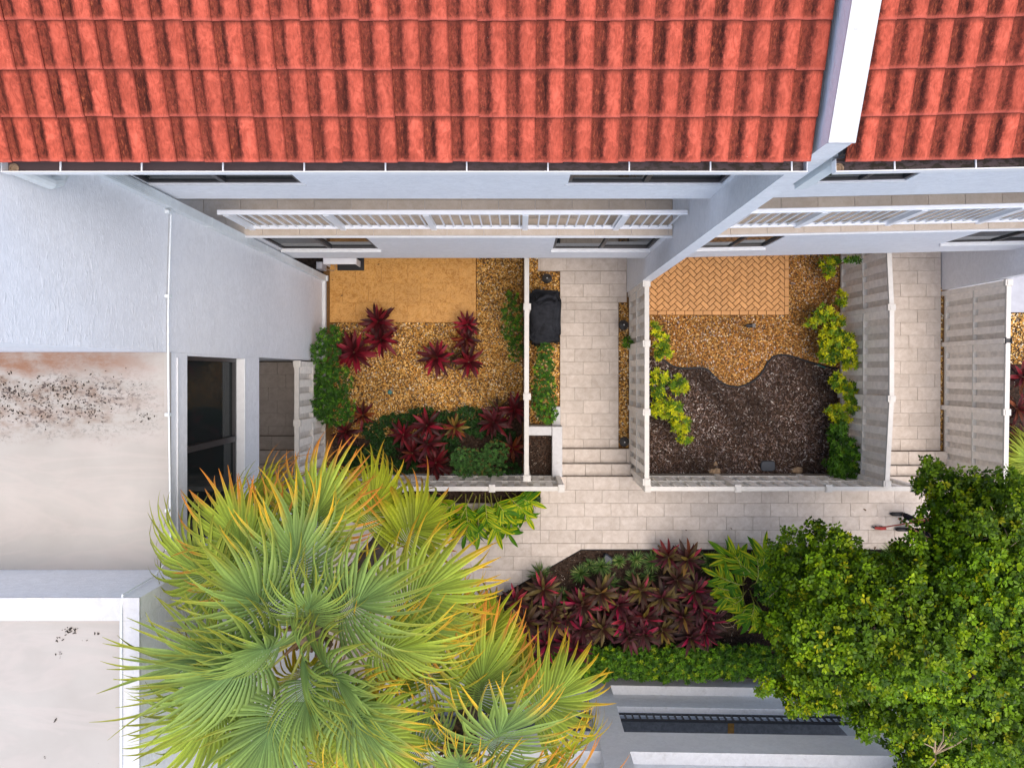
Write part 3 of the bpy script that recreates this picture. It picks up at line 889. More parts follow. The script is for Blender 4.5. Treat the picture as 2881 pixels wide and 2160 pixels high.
def townhouse(label, loc, T, deg, piv, x0, x1, wins_lo, wins_up, bx0, bx1, tile_x0, ntile, gut, rail, rail_posts, door):
    th = thing('townhouse', label, 'house', loc)
    # ground floor wall, set back under the overhang, with a glass door
    part('ground_floor_wall', T(facade_wall(x0, x1, -0.05, 2.46, [(door[0], door[1], 0.04, 2.15)], 3.3, 3.5)), M['stucco'], th)
    dr = part('glass_door', T(join(box(door[0], door[1], 3.34, 3.39, 2.09, 2.15), box(door[0], door[0] + .06, 3.34, 3.39, .05, 2.09), box(door[1] - .06, door[1], 3.34, 3.39, .05, 2.09))), M['bronze'], th)
    part('pane', T(box(door[0] + .06, door[1] - .06, 3.36, 3.366, .05, 2.09)), M['glass'], dr)
    # overhanging first floor
    part('first_floor_wall', T(facade_wall(x0, x1, 2.46, 4.93, [(a, b_, 3.45, 4.80) for a, b_ in wins_lo], FY, FY + 0.20)), M['stucco'], th)
    part('overhang_soffit', T(box(x0, x1, FY + 0.2, 3.5, 2.46, 2.60)), M['stucco'], th)
    part('room_back_wall', T(box(x0, x1, 3.5, 3.6, 2.46, 4.93)), M['stucco_dim'], th)
    for a, b_ in wins_lo: window(th, a, b_, 3.45, 4.80, FY, T)
    # balcony
    sl = part('balcony_slab', T(box(bx0, bx1, FY - 0.045, 5.2, 4.932, 5.018)), M['trim'], th)
    lip = part('balcony_edge', T(cbox(bx0, bx1, FY - 0.078, FY - 0.047, 4.990, 5.030, 0.006)), M['trim'], th)
    ys = [FY - 0.043, FY + 0.245, FY + 0.55, FY + 0.855]
    for r in range(3):
        off = (0.13 + 0.24 * r) % 0.61
        x = bx0 + off - 0.61
        while x < bx1:
            a, b_ = max(bx0, x) + .003, min(bx1, x + .61) - .003
            if b_ - a > 0.03:
                part('floor_tile', T(cbox(a, b_, ys[r] + .003, ys[r + 1] - .003, 5.019, 5.035, 0.002)), M['deck_tile'], sl)
            x += .61
    part('balcony_back_wall', T(box(x0, x1, 5.2, 5.4, 4.93, 7.35)), M['stucco_dim'], th)
    # upper floor
    part('upper_wall', T(facade_wall(x0, x1, 7.35, 10.40, [(a, b_, 8.08, 9.5) for a, b_ in wins_up], FY, FY + 0.20)), M['stucco'], th)
    part('balcony_ceiling', T(box(x0, x1, FY + 0.2, 5.4, 7.35, 7.45)), M['stucco'], th)
    for a, b_ in wins_up: window(th, a, b_, 8.08, 9.5, FY, T, proj=0.014)
    # railing
    ry = 2.39
    rl = part('balcony_railing', T(join(cbox(rail[0], rail[1], ry - 0.035, ry + 0.035, 6.17, 6.22, 0.012), box(rail[0], rail[1], ry - 0.018, ry + 0.018, 6.135, 6.170))), M['white_paint'], th)
    part('bottom_rail', T(box(rail[0], rail[1], ry - 0.03, ry + 0.03, 5.09, 5.125)), M['white_paint'], rl)
    for x in rail_posts:
        part('post', T(box(x - .045, x + .045, ry - .040, ry + .03, 5.036, 6.134)), M['white_paint'], rl)
    x = rail[0] + 0.10
    bal = mesh('baluster', *box(-.011, .011, -.011, .011, 0, 1.01), M['white_paint'])
    while x < rail[1] - 0.02:
        if min(abs(x - p) for p in rail_posts) > 0.07:
            pt = T(([(x, ry, 5.125)], []))[0][0]
            inst('baluster', bal, rl, pt, (0, 0, rad(deg)))
        x += 0.152
    # roof deck and tiles
    tx1 = tile_x0 + ntile * TW
    deck = extr_x([(ROOF_Y + 0.075, ROOF_Z - 0.10), (ROOF_Y + 0.075, ROOF_Z - 0.02), (ROOF_Y + 3.9, ROOF_Z - 0.035 + 3.87 * RISE / RUN), (ROOF_Y + 3.9, ROOF_Z - 0.3)], tile_x0 - 0.005, min(tx1 + 0.02, x1))
    rf = part('roof', T(deck), M['bronze'], th)
    part('roof_soffit', T(box(tile_x0, min(tx1, x1), ROOF_Y + 0.10, FY + .01, ROOF_Z - 0.2, ROOF_Z - 0.11)), M['trim'], th)
    for r in range(7):
        for k in range(ntile):
            p = (tile_x0 + k * TW, ROOF_Y + r * RUN + random.uniform(-.006, .006), ROOF_Z + r * RISE + random.uniform(-.001, .003))
            p = T(([p], []))[0][0]
            inst('roof_tile', TILE, rf, p, (SLOPE - 0.048, random.uniform(-.01, .01), rad(deg) + random.uniform(-.008, .008)))
    # gutter
    ga, gb = gut
    gy0, gy1 = 1.764, 1.878
    gt = part('gutter', T(join(box(ga, gb, gy0, gy0 + 0.008, 10.455, 10.545), box(ga, ga + .004, gy0 + .008, gy1, 10.455, 10.54), box(gb - .004, gb, gy0 + .008, gy1, 10.455, 10.54))), M['white_paint'], th)
    part('gutter_trough', T(join(box(ga + .004, gb - .004, gy0 + 0.008, gy1, 10.450, 10.458), box(ga + .004, gb - .004, gy1, gy1 + .005, 10.45, 10.55))), M['trough'], gt)
    x = ga + 0.52
    while x < gb:
        part('gutter_bracket', T(box(x - .006, x + .006, gy0 + .009, gy1, 10.528, 10.540)), M['white_paint'], gt)
        x += 0.716
    # outlet
    ox = ga + 0.06
    pt = T(([(ox, 1.818, 10.460)], []))[0][0]
    part('gutter_outlet', lathe([(0.040, 0.0), (0.046, 0.008), (0.030, 0.012), (0.026, 0.002), (0.0001, 0.0015)], pt, 16), M['rust_wire'], gt)
    return th, rf

ident = lambda vf: vf
PIV = (2.76, 2.31)
EDEG = 1.25
east = lambda vf: turn(vf, EDEG, *PIV)
th_w, roof_w = townhouse('white townhouse above the ochre tile patio, red tile roof and long white balcony', (-1.0, 3.5, 0), ident, 0, PIV, -6.2, 2.545,
          [(-4.44, -2.62), (0.63, 2.44)], [(-4.55, -2.65), (0.60, 2.49)], -6.2, 2.545, -4.584, 30, (-4.56, 2.54), (-4.5, 2.52), [-4.4, -2.90, -1.40, 0.10, 1.60], (-3.9, -1.5))
th_e, roof_e = townhouse('white townhouse above the herringbone brick patio, right of the party wall', (6.4, 3.5, 0), east, EDEG, PIV, 2.76, 9.97,
          [(3.32, 4.60), (7.95, 9.8)], [(3.62, 4.74), (8.0, 9.8)], 2.76, 9.97, 2.79, 30, (2.78, 9.95), (2.80, 9.93), [3.1, 4.6, 6.1, 7.6, 9.1], (3.4, 5.6))
# party wall between the two houses
pw = part('party_wall', extr_x([(1.895, -0.05), (1.895, 10.945), (5.6, 10.945 + 3.705 * 0.440), (5.6, -0.05)], 2.547, 2.757), M['stucco'], th_w)
part('coping', extr_x([(1.885, 10.947), (1.885, 10.965), (5.62, 10.965 + 3.735 * 0.440), (5.62, 10.947 + 3.735 * 0.440)], 2.540, 2.764), M['white_cap'], pw)
pw2 = part('party_wall', extr_x([(1.95, -0.05), (1.95, 11.0), (5.6, 12.6), (5.6, -0.05)], 9.975, 10.185), M['stucco'], th_e)
# short downspout elbow at the party wall
ds = part('downspout', join(box(2.80, 2.92, 1.86, 1.98, 9.58, 10.45), tube([(2.86, 1.92, 9.64), (2.86, 1.96, 9.52), (2.86, 2.2, 9.36), (2.86, 2.33, 9.34)], 0.06, 10)), M['downpipe'], th_e)

# slate chip lying on the roof
o = part('roof_chip', prism([(0, 0), (0.03, -0.015), (0.05, 0.03), (0.03, 0.075), (0.005, 0.05)], 0, 0.012, 0.003), M['bird_grey'])
o.location = at(1916, 222, 10.91); WL[o] = o.location.copy()
setp(o, 'small blue grey chip lying on the red roof tiles', 'chip')

# ------------------------------------------------------------------ west wing with flat roofs
wing = thing('building_wing', 'white stucco wing with flat stained roof and tall textured side wall on the left', 'building', (-6.5, -1, 0))
WX = -4.62
part('tall_wall', box(-10, WX, 0.27, 2.29, -0.05, 12.0), M['stucco'], wing)
part('base_trim', box(WX + .001, WX + 0.075, 0.3, 2.25, -0.05, 0.10), M['trim'], wing)
# bridge block above the breezeway, with the big window
bz0, bz1 = 4.16, 7.395
part('bridge_wall', join(box(WX - 0.30, WX, -2.6, 0.268, 6.90, bz1), box(WX - 0.30, WX, -2.6, 0.268, bz0, 4.80),
                         box(WX - 0.30, WX, -2.6, -2.50, 4.80, 6.90), box(WX - 0.3, WX, 0.235, 0.268, 4.80, 6.90)), M['stucco'], wing)
part('bridge_block', join(box(-10, WX - 0.6, -2.6, 0.268, bz0, bz1), box(WX - .6, WX - .302, -2.6, .268, bz0, 4.7), box(WX - .6, WX - .302, -2.6, .268, 6.95, bz1)), M['stucco_dim'], wing)
bw = part('window', join(box(WX - .20, WX - .13, -2.50, .235, 4.845, 4.90), box(WX - .20, WX - .13, -2.50, .235, 6.84, 6.90), box(WX - .20, WX - .13, -2.50, -2.44, 4.90, 6.84), box(WX - .20, WX - .13, .175, .235, 4.90, 6.84)), M['bronze'], wing)
part('mullion', box(WX - .205, WX - .11, -1.15, -1.06, 4.90, 6.84), M['bronze'], bw)
part('pane', box(WX - .175, WX - .168, -2.44, -1.15, 4.90, 6.84), M['glass'], bw)
part('pane', box(WX - .185, WX - .178, -1.06, .175, 4.90, 6.84), M['glass'], bw)
part('sill', cbox(WX - .30, WX + .012, -2.50, .235, 4.801, 4.845, 0.008), M['trim'], bw)
part('flat_roof', box(-10, WX - 0.06, -2.6, 0.268, bz1 + .002, 7.415), M['membrane_stained'], wing)
part('roof_edge_flashing', box(WX - 0.058, WX + 0.02, -2.6, 0.268, bz1 + .002, 7.43), M['membrane'], wing)
part('wall_joint_trim', box(WX + .001, WX + .02, -2.6, .2, 7.18, 7.21), M['trim'], wing)
part('breezeway_wall', box(-10, -7.95, -2.6, .268, -.05, bz0), M['stucco_dim'], wing)
# second block with parapet
bx = -4.385
part('parapet_block', join(box(-10, bx - .215, -12, -2.855, -0.05, 8.50), box(-10, bx, -2.852, -2.602, -.05, 8.575), box(bx - .213, bx, -12, -2.855, -.05, 8.575)), M['stucco'], wing)
part('flat_roof', box(-10, bx - .217, -12, -2.857, 8.502, 8.52), M['membrane'], wing)
part('coping', join(box(-10, bx + .006, -2.86, -2.595, 8.577, 8.60), box(bx - .222, bx + .006, -12, -2.862, 8.577, 8.60)), M['white_cap'], wing)
# downspout running down the tall wall
dsp = thing('downspout', 'pale grey ribbed downspout running down the tall white side wall', 'downspout', (WX + .05, 2.22, 0))
y_, x_ = 2.215, WX
part('pipe', box(x_ + .002, x_ + .095, y_ - .065, y_ + .065, 0.12, 9.55), M['downpipe'], dsp)
part('elbow', tube([(x_ + .10, 1.83, 10.44), (x_ + .10, 1.83, 9.95), (x_ + .09, 1.88, 9.82), (x_ + .06, 2.14, 9.60), (x_ + .05, 2.21, 9.50)], 0.065, 12), M['downpipe'], dsp)
for z in (1.2, 4.0, 6.3):
    part('strap', box(x_ + .001, x_ + .099, y_ - .070, y_ + .070, z, z + .02), M['downpipe'], dsp)
part('pipe_ribs', join(*[box(x_ + .095, x_ + .101, y_ - .05 + k * .022, y_ - .042 + k * .022, 7.4, 9.5) for k in range(5)]), M['downpipe'], dsp)
part('shoe', box(x_ + .002, x_ + .13, y_ - .06, y_ + .06, 0.04, 0.12), M['downpipe'], dsp)
# conduit
cd = thing('conduit', 'thin pale conduit along the wall and the flat roof edges', 'pipe', (WX + .04, 0, 7.4))
part('pipe', tube([(WX + .03, 2.15, 7.42), (WX + .035, 1.5, 7.47), (WX + .03, .8, 7.50), (WX + .03, .1, 7.50), (WX + .045, -1.2, 7.49), (WX + .05, -2.40, 7.47), (WX + .01, -2.57, 7.8),
                        (bx - .2, -2.57, 8.58), (bx - .19, -2.75, 8.625), (bx - .19, -5, 8.625), (bx - .195, -9, 8.625)], 0.011, 8), M['downpipe'], cd)
for y in (2.1, 1.0, -.55, -1.8, -2.3):
    part('bracket', box(WX + .001, WX + .055, y - .02, y + .02, 7.44, 7.53), M['downpipe'], cd)

# ------------------------------------------------------------------ south parking garage facade
gar = thing('parking_garage', 'white parking garage facade with stepped ledges below the hedge', 'building', (3, -8, 0))
GD = -0.95
TG = lambda vf: turn(vf, GD, 2.1, -7.16)
fy = -7.16
gx0, gx1 = -4.36, 16
piers = [(-4.36, -3.6), (1.56, 2.10), (7.12, 7.66), (12.7, 13.2)]
for a, b_ in piers: part('pier', TG(box(a, b_, fy - 0.6, fy, -.05, 6.5)), M['stucco_dim'], gar)
for i in range(3):
    a, b_ = piers[i][1], piers[i + 1][0]
    a += .001; b_ -= .001
    part('base_wall', TG(box(a, b_, fy - .20, fy, -.05, .50)), M['stucco_dim'], gar)
    part('ledge', TG(cbox(a, b_, fy - .205, fy + .004, .501, .515, .004)), M['ledge'], gar)
    part('parapet_wall', TG(box(a, b_, fy - .42, fy - .207, -.05, 1.08)), M['stucco_dim'], gar)
    part('ledge', TG(cbox(a, b_, fy - .325, fy - .203, 1.081, 1.10, .004)), M['ledge'], gar)
    part('lintel_wall', TG(box(a, b_, fy - .235, fy - .02, 2.58, 3.315)), M['stucco_dim'], gar)
    part('ledge', TG(cbox(a, b_, fy - .25, fy - .012, 3.316, 3.335, .004)), M['ledge'], gar)
    part('upper_wall', TG(box(a, b_, fy - .45, fy - .252, 2.6, 6.5)), M['stucco_dim'], gar)
    rl = part('guard_railing', TG(join(box(a, b_, fy - .37, fy - .335, 1.102, 1.15), box(a, b_, fy - .375, fy - .335, 1.37, 1.43))), M['bronze'], gar)
    x = a + .08
    bm_ = mesh('bar', *box(-.018, .018, -.014, .014, 0, .235), M['bronze'])
    while x < b_:
        inst('bar', bm_, rl, TG(([(x, fy - .354, 1.148)], []))[0][0], (0, 0, rad(GD)))
        x += .156
    part('inner_curb', TG(box(a, b_, fy - .53, fy - .425, -.05, 1.0)), M['concrete'], gar)
part('roof_slab', TG(box(gx0, gx1, -15, fy - .46, 6.3, 6.5)), M['membrane'], gar)
setp(part('garage_floor', TG(box(gx0, gx1, -14.8, fy - .81, -.05, .0)), M['asphalt']), kind='structure')
for x in (-1.2, 5.03):
    part('parking_line', TG(box(x - .075, x + .075, -13, fy - .85, .001, .005)), M['yellow_line'], bpy.data.objects['garage_floor'])

# ------------------------------------------------------------------ fences
def fence(label, p0, p1, posts, z0, z1, side, nocap=(), bow=None, group='cream board fences'):
    """board on board fence from p0 to p1; posts = distances along it; side = +1/-1: which side carries the front boards"""
    p0 = Vector((p0[0], p0[1], 0)); p1 = Vector((p1[0], p1[1], 0))
    d = (p1 - p0); L = d.length; d.normalize(); nrm = Vector((-d.y, d.x, 0)) * side
    ft = thing('fence', label, 'fence', (p0 + p1) / 2 + Vector((0, 0, z0)), group)
    bow = bow or (lambda t: 0.0)
    def lean(t, z): return bow(t) * (z - z0) / (z1 - z0)
    def bar(t0, t1, n0, n1, za, zb):
        v = []
        for z in (za, zb):
            for t, n_ in ((t0, n0), (t1, n0), (t1, n1), (t0, n1)):
                v.append(p0 + d * t + nrm * (n_ + lean(t, z)) + Vector((0, 0, z)))
        if side < 0: f = [(0, 1, 2, 3), (7, 6, 5, 4), (4, 5, 1, 0), (5, 6, 2, 1), (6, 7, 3, 2), (7, 4, 0, 3)]
        else: f = [(0, 3, 2, 1), (4, 5, 6, 7), (0, 1, 5, 4), (1, 2, 6, 5), (2, 3, 7, 6), (3, 0, 4, 7)]
        return v, f
    for i, t in enumerate(posts):
        po = part('post', bar(t - .052, t + .052, -.052, .080, z0 - .1, z1 - .005), M['fence'], ft)
        if i in nocap:
            part('open_top_shade_plate', join(bar(t - .065, t + .065, -.065, -.05, z1 - .05, z1 + .03), bar(t - .065, t + .065, .056, .068, z1 - .05, z1 + .03), bar(t - .045, t + .045, -.045, .05, z1 - .004, z1 + .002)), M['black_plastic'], po, label='post with its cap missing, shaded hollow drawn as a black plate')  # black plate stands in for the shade inside the hollow post
        else:
            v, f = bar(t - .066, t + .066, -.066, .090, z1 - .045, z1 + .022)
            v2, f2 = bar(t - .05, t + .05, -.05, .054, z1 + .022, z1 + .034)
            part('post_cap', join((v, f), (v2, f2)), M['fence_top'], po)
    zm = z0 + (z1 - z0) * 0.50
    for i in range(len(posts) - 1):
        a, b_ = posts[i] + .051, posts[i + 1] - .051
        if b_ - a < .1: continue
        part('rail', bar(a, b_, -.044, .064, z0 + .02, z0 + .075), M['fence_top'], ft)
        part('rail', bar(a, b_, -.044, .060, zm - .014, zm + .014), M['fence_top'], ft)
        part('top_rail', bar(a, b_, -.044, .050, z1 - .05, z1), M['fence_top'], ft)
        n = max(1, round((b_ - a) / 0.292))
        pw_ = (b_ - a) / n
        for k in range(n):
            t0 = a + k * pw_
            part('board', bar(t0 + .002, t0 + pw_ * .55, .032, .047, z0 + .076, z1 - .051), M['fence'], ft)
            part('board', bar(t0 + pw_ * .42, t0 + pw_ * 1.13 if k < n - 1 else b_ - .002, -.042, -.026, z0 + .076, z1 - .051), M['fence_recess_shade'], ft)
    return ft

ZT = 2.1
fence('cream fence seen edge on between the golden gravel and the grill', (0.163, 2.9), (0.155, -2.24), [0.05, 1.53, 3.40, 5.10], 0.08, 2.0, 1)
fence('cream fence between the entry pavers and the dark mulch courtyard', (2.65, 1.84), (2.65, -2.26), [0.0, 1.24, 2.66, 4.10], 0.08, ZT, -1)
fence('long cream fence on the right edge of the dark mulch courtyard', (7.62, 2.95), (7.60, -2.31), [0.05, 1.60, 3.49, 5.25], 0.08, ZT, -1, bow=lambda t: -0.10 * math.sin(min(1, t / 5.25) * math.pi) - .02)
fence('cream fence at the far right with a post cap missing', (10.06, 1.86), (10.04, -2.9), [0.0, 1.2, 2.68, 4.5], 0.08, ZT, -1, nocap=(1,), bow=lambda t: -0.08 + .012 * t)
fence('short cream fence under the big window at the left wall', (WX + .02, 0.20), (WX + .02, -2.36), [0.02, 1.24, 2.5], 0.08, ZT, 1)
fence('low front fence behind the red cordylines, partly under the palm', (-4.35, -2.42), (0.90, -2.42), [0.05, 1.92, 3.79, 5.235], 0.48, 2.0, 1)
fence('front fence between the dark mulch courtyard and the walkway', (2.66, -2.42), (8.25, -2.42), [0.02, 1.90, 3.79, 5.57], 0.48, 2.0, 1)

# ------------------------------------------------------------------ plants
def leaf_shape(L, W, droop, fold, seg=6, tip=1.0):
    V, F = [], []
    for i in range(seg + 1):
        t = i / seg
        wv = W * (math.sin(math.pi * min(1, (t * 0.92 + 0.06)) ** 0.85) ** 0.9) * 0.5
        if i == seg: wv = 0.001
        if i == 0: wv = W * 0.10
        x = L * (t - 0.18 * droop * t ** 3); z = -L * droop * t ** 2 * 0.5
        V += [(x, -wv, z + wv * fold), (x, 0, z), (x, wv, z + wv * fold)]
    for i in range(seg):
        a = i * 3
        F += [(a, a + 3, a + 4, a + 1), (a + 1, a + 4, a + 5, a + 2)]
    return V, F

CORD = {
    'crimson': [(0.22, 0.010, 0.022), (0.13, 0.008, 0.018), (0.30, 0.015, 0.035), (0.08, 0.008, 0.012)],
    'burgundy': [(0.065, 0.010, 0.012), (0.095, 0.010, 0.014), (0.045, 0.009, 0.010), (0.16, 0.012, 0.018)],
    'rust': [(0.13, 0.035, 0.015), (0.20, 0.05, 0.015), (0.07, 0.018, 0.010), (0.15, 0.015, 0.015)],
    'olive': [(0.085, 0.050, 0.022), (0.055, 0.030, 0.020), (0.12, 0.085, 0.025), (0.07, 0.025, 0.018)],
    'plum': [(0.060, 0.016, 0.020), (0.075, 0.020, 0.022), (0.045, 0.018, 0.014), (0.10, 0.018, 0.026)],
    'pinktip': [(0.34, 0.012, 0.055), (0.26, 0.010, 0.04), (0.38, 0.035, 0.055), (0.30, 0.02, 0.05)],
    'gold': [(0.20, 0.14, 0.025), (0.16, 0.115, 0.02), (0.24, 0.13, 0.03), (0.13, 0.09, 0.02)],
}
CM = {}
for k, cs in CORD.items():
    for j, c0 in enumerate(cs):
        for sh in range(3):
            V, F = leaf_shape(1.0, (0.17, 0.205, 0.18)[sh], (0.25, 0.55, 0.85)[sh], 0.35)
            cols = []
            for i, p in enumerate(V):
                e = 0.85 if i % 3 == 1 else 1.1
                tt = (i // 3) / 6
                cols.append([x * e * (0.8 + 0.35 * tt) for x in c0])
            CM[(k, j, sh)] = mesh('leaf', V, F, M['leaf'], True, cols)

def cordyline(px, py, zc, rpx, mix, label, group, ground, nleaf=None, name='cordyline'):
    c = at(px, py, zc)
    r = rpx * (CAM_H - zc) / 2000.0 * 1.25
    t = thing(name, label, 'cordyline', (c.x, c.y, ground), group)
    part('stem', tube([(c.x, c.y, ground), (c.x + random.uniform(-.01, .01), c.y, zc)], [0.018, 0.012], 6), M['stem'], t)
    n = int((nleaf or 20) * 1.85)
    az = random.uniform(0, 6.28)
    for i in range(n):
        f = i / (n - 1)
        el = rad(72 - 92 * f ** 0.8 + random.uniform(-9, 9))
        az += 2.39996 + random.uniform(-.2, .2)
        L = r * (0.72 + 0.34 * math.sin(math.pi * min(1, f * 1.05))) * random.uniform(0.85, 1.1)
        pal = random.choices(list(mix), list(mix.values()))[0]
        me = CM[(pal, random.randint(0, 3), 0 if f < .35 else random.choice((1, 2)))]
        R = Euler((random.uniform(-.3, .3), -el, az), 'XYZ')
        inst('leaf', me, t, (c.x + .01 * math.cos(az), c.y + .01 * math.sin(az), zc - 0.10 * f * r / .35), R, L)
    return t

RW = 'red cordylines in the gravel courtyard'
west_cord = [
    (1063, 905, .55, 46, {'burgundy': 5, 'crimson': 1}, 'dark burgundy cordyline against the lower edge of the ochre patio, left cluster', 20),
    (1071, 955, .45, 48, {'burgundy': 4, 'crimson': 1.5}, 'burgundy cordyline in the middle of the left cluster below the ochre patio', 20),
    (996, 991, .55, 54, {'crimson': 6, 'burgundy': 1}, 'bright crimson cordyline nearest the green bush by the left wall', 22),
    (1314, 913, .55, 34, {'crimson': 2, 'burgundy': 2, 'pinktip': .4}, 'red cordyline at the lower right corner of the ochre patio', 20),
    (1311, 953, .40, 36, {'burgundy': 4, 'rust': 1}, 'dark cordyline just below the one at the patio corner', 17),
    (1229, 1006, .50, 47, {'crimson': 3, 'burgundy': 2, 'rust': .6}, 'spreading red cordyline alone in the middle of the golden gravel', 21),
    (1319, 1018, .50, 43, {'burgundy': 3, 'crimson': 2, 'gold': .5, 'pinktip': .2}, 'dark red cordyline with a bright pink leaf, right of the gravel centre', 20),
    (1275, 1003, .35, 28, {'olive': 4, 'gold': 1}, 'small olive cordyline squeezed between the two red ones in the gravel', 12),
    (1280, 1202, .50, 34, {'gold': 3, 'rust': 3, 'olive': 1}, 'orange gold cordyline star on dark groundcover', 16),
    (1201, 1197, .55, 42, {'burgundy': 3, 'crimson': 1.5, 'rust': 1}, 'burgundy cordyline left of the orange gold star', 18),
    (1388, 1187, .55, 44, {'burgundy': 4, 'plum': 2, 'crimson': .5}, 'large burgundy cordyline right of the orange gold star', 22),
    (1447, 1151, .60, 42, {'burgundy': 4, 'crimson': .7}, 'burgundy cordyline touching the edge on fence', 19),
    (1443, 1262, .45, 38, {'rust': 4, 'burgundy': 2}, 'rusty brown cordyline in the lower corner by the edge on fence', 15),
    (1204, 1250, .50, 44, {'plum': 4, 'burgundy': 2, 'rust': 1}, 'plum cordyline directly below the burgundy one left of the orange star', 18),
    (1135, 1222, .45, 40, {'burgundy': 3, 'crimson': 1}, 'burgundy cordyline beside the palm frond tips', 17),
    (1226, 1302, .55, 46, {'burgundy': 4, 'crimson': 1, 'rust': .6}, 'burgundy cordyline right against the front fence', 20),
    (1160, 1275, .45, 42, {'burgundy': 4, 'rust': 1}, 'dark cordyline half hidden behind palm tips near the front fence', 17),
    (972, 1215, .45, 38, {'burgundy': 3, 'rust': 1}, 'dark cordyline below the green bush, behind palm tips', 15),
    (1020, 1168, .40, 34, {'burgundy': 2, 'rust': 3}, 'brownish cordyline at the lower left edge of the gravel', 14),
    (1405, 1150, .40, 34, {'olive': 4, 'gold': 1}, 'olive cordyline behind the large burgundy one near the fence', 13),
]
for px, py, z, r, mix, lab, nl in west_cord: cordyline(px, py, z, r, mix, lab, RW, 0.0, nl)

south = [  # photo x, photo y, radius, mix
    (1881, 1568, 40, 'ot'), (1936, 1574, 46, 'ot'), (1905, 1632, 38, 'o'), (1956, 1663, 44, 'op'), (1803, 1663, 40, 'ogp'), (1864, 1683, 42, 'o'),
    (1691, 1668, 46, 'og'), (1529, 1658, 42, 'op'), (1451, 1693, 40, 'op'), (1556, 1713, 40, 'o'), (1637, 1703, 46, 'op'), (1739, 1703, 44, 'pp'),
    (1969, 1705, 42, 'p'), (1481, 1751, 46, 'o'), (1553, 1748, 42, 'o'), (1596, 1741, 40, 'p'), (1813, 1737, 46, 'pg'), (1759, 1744, 48, 'pp'),
    (1922, 1736, 40, 'o'), (1990, 1744, 46, 'pp'), (1640, 1768, 42, 'p'), (1696, 1768, 40, 'o'), (1769, 1788, 42, 'p'), (1812, 1784, 40, 'p'),
    (1864, 1774, 38, 'og'), (1942, 1792, 44, 'p'), (1986, 1783, 40, 'pp'), (1620, 1824, 52, 'pp'), (1536, 1812, 44, 'pp'), (1483, 1822, 42, 'pp')]
MIX = {'o': {'olive': 5, 'plum': 2, 'gold': .5}, 'ot': {'olive': 3, 'plum': 2, 'gold': 1.5, 'pinktip': .7, 'rust': 1}, 'op': {'olive': 4, 'plum': 1.5, 'pinktip': 1.0, 'rust': .6},
       'og': {'olive': 4, 'gold': 1.2}, 'ogp': {'olive': 3, 'gold': 1.5, 'pinktip': .8, 'plum': 1}, 'p': {'plum': 5, 'olive': 1.8, 'pinktip': .5}, 'pp': {'plum': 4, 'pinktip': .9},
       'pg': {'plum': 3, 'gold': 1, 'rust': 1, 'pinktip': .5}}
KIND = {'o': 'olive brown cordyline', 'ot': 'orange edged olive cordyline', 'op': 'pink flecked olive cordyline', 'og': 'greenish gold cordyline', 'ogp': 'gold and pink cordyline',
        'p': 'plum cordyline', 'pp': 'hot pink and plum cordyline', 'pg': 'plum and gold cordyline'}
rows = {'in the row nearest the walkway': [], 'in the second row off the walkway': [], 'in the row behind the front one': [], 'in the row nearest the hedge': []}
keys = list(rows)
for e in sorted(south, key=lambda e: e[1]):
    k = 0 if e[1] < 1680 else 1 if e[1] < 1722 else 2 if e[1] < 1762 else 3
    rows[keys[k]].append(e)
ORD = ['first', 'second', 'third', 'fourth', 'fifth', 'sixth', 'seventh', 'eighth', 'ninth', 'tenth', 'eleventh', 'twelfth']
for k, lst in rows.items():
    for i, (px, py, r, mx) in enumerate(sorted(lst)):
        cordyline(px, py, random.uniform(.95, 1.2), r * 1.08, MIX[mx], '%s %s, %s from the palm' % (KIND[mx], k, ORD[i]), 'cordylines in the walkway planting bed', 0.4, random.randint(20, 25))

for i, (px, py) in enumerate(((2866, 1150), (2880, 1060), (2872, 1230))):
    cordyline(px, py, .5, 44, {'burgundy': 3, 'rust': 2}, 'dark red cordyline beyond the far right fence, %s from the gravel' % ORD[[1, 0, 2][i]], 'cordylines beyond the far right fence', 0.0, 15)

# joined leaf clouds
LV = np.array([(0, 0, 0), (0.45, 0.5, 0.12), (1, 0, -0.08), (0.45, -0.5, 0.12), (0.5, 0, 0.0)], float)
LF = np.array([(0, 4, 1), (1, 4, 2), (0, 3, 4), (3, 2, 4)])

LVO = np.array([(0, 0, 0), (0.64, 0.5, 0.10), (1, 0, -0.02), (0.64, -0.5, 0.10), (0.62, 0, 0.0)], float)
def leaf_cloud(name, pos, dirs, L, W, cols, parent=None, mat=None, LV=LV):
    """pos (n,3), dirs (n,3) leaf directions; leaves face upward"""
    n = len(pos)
    d = dirs / np.linalg.norm(dirs, axis=1, keepdims=True)
    up = np.tile(np.array([[0, 0, 1.0]]), (n, 1)) + rng.normal(0, .35, (n, 3))
    sd = np.cross(up, d); sd /= (np.linalg.norm(sd, axis=1, keepdims=True) + 1e-9)
    nn = np.cross(d, sd)
    v = pos[:, None] + LV[None, :, 0:1] * d[:, None] * L[:, None, None] + LV[None, :, 1:2] * sd[:, None] * W[:, None, None] + LV[None, :, 2:3] * nn[:, None] * L[:, None, None]
    f = (LF[None] + (np.arange(n) * 5)[:, None, None]).reshape(-1, 3)
    org = pos.mean(0)
    me = mesh_np(name, v.reshape(-1, 3) - org, f, mat or M['leaf'], np.repeat(cols, 5, 0))
    o = inst(name, me, parent, org)
    return setp(o, kind='stuff')

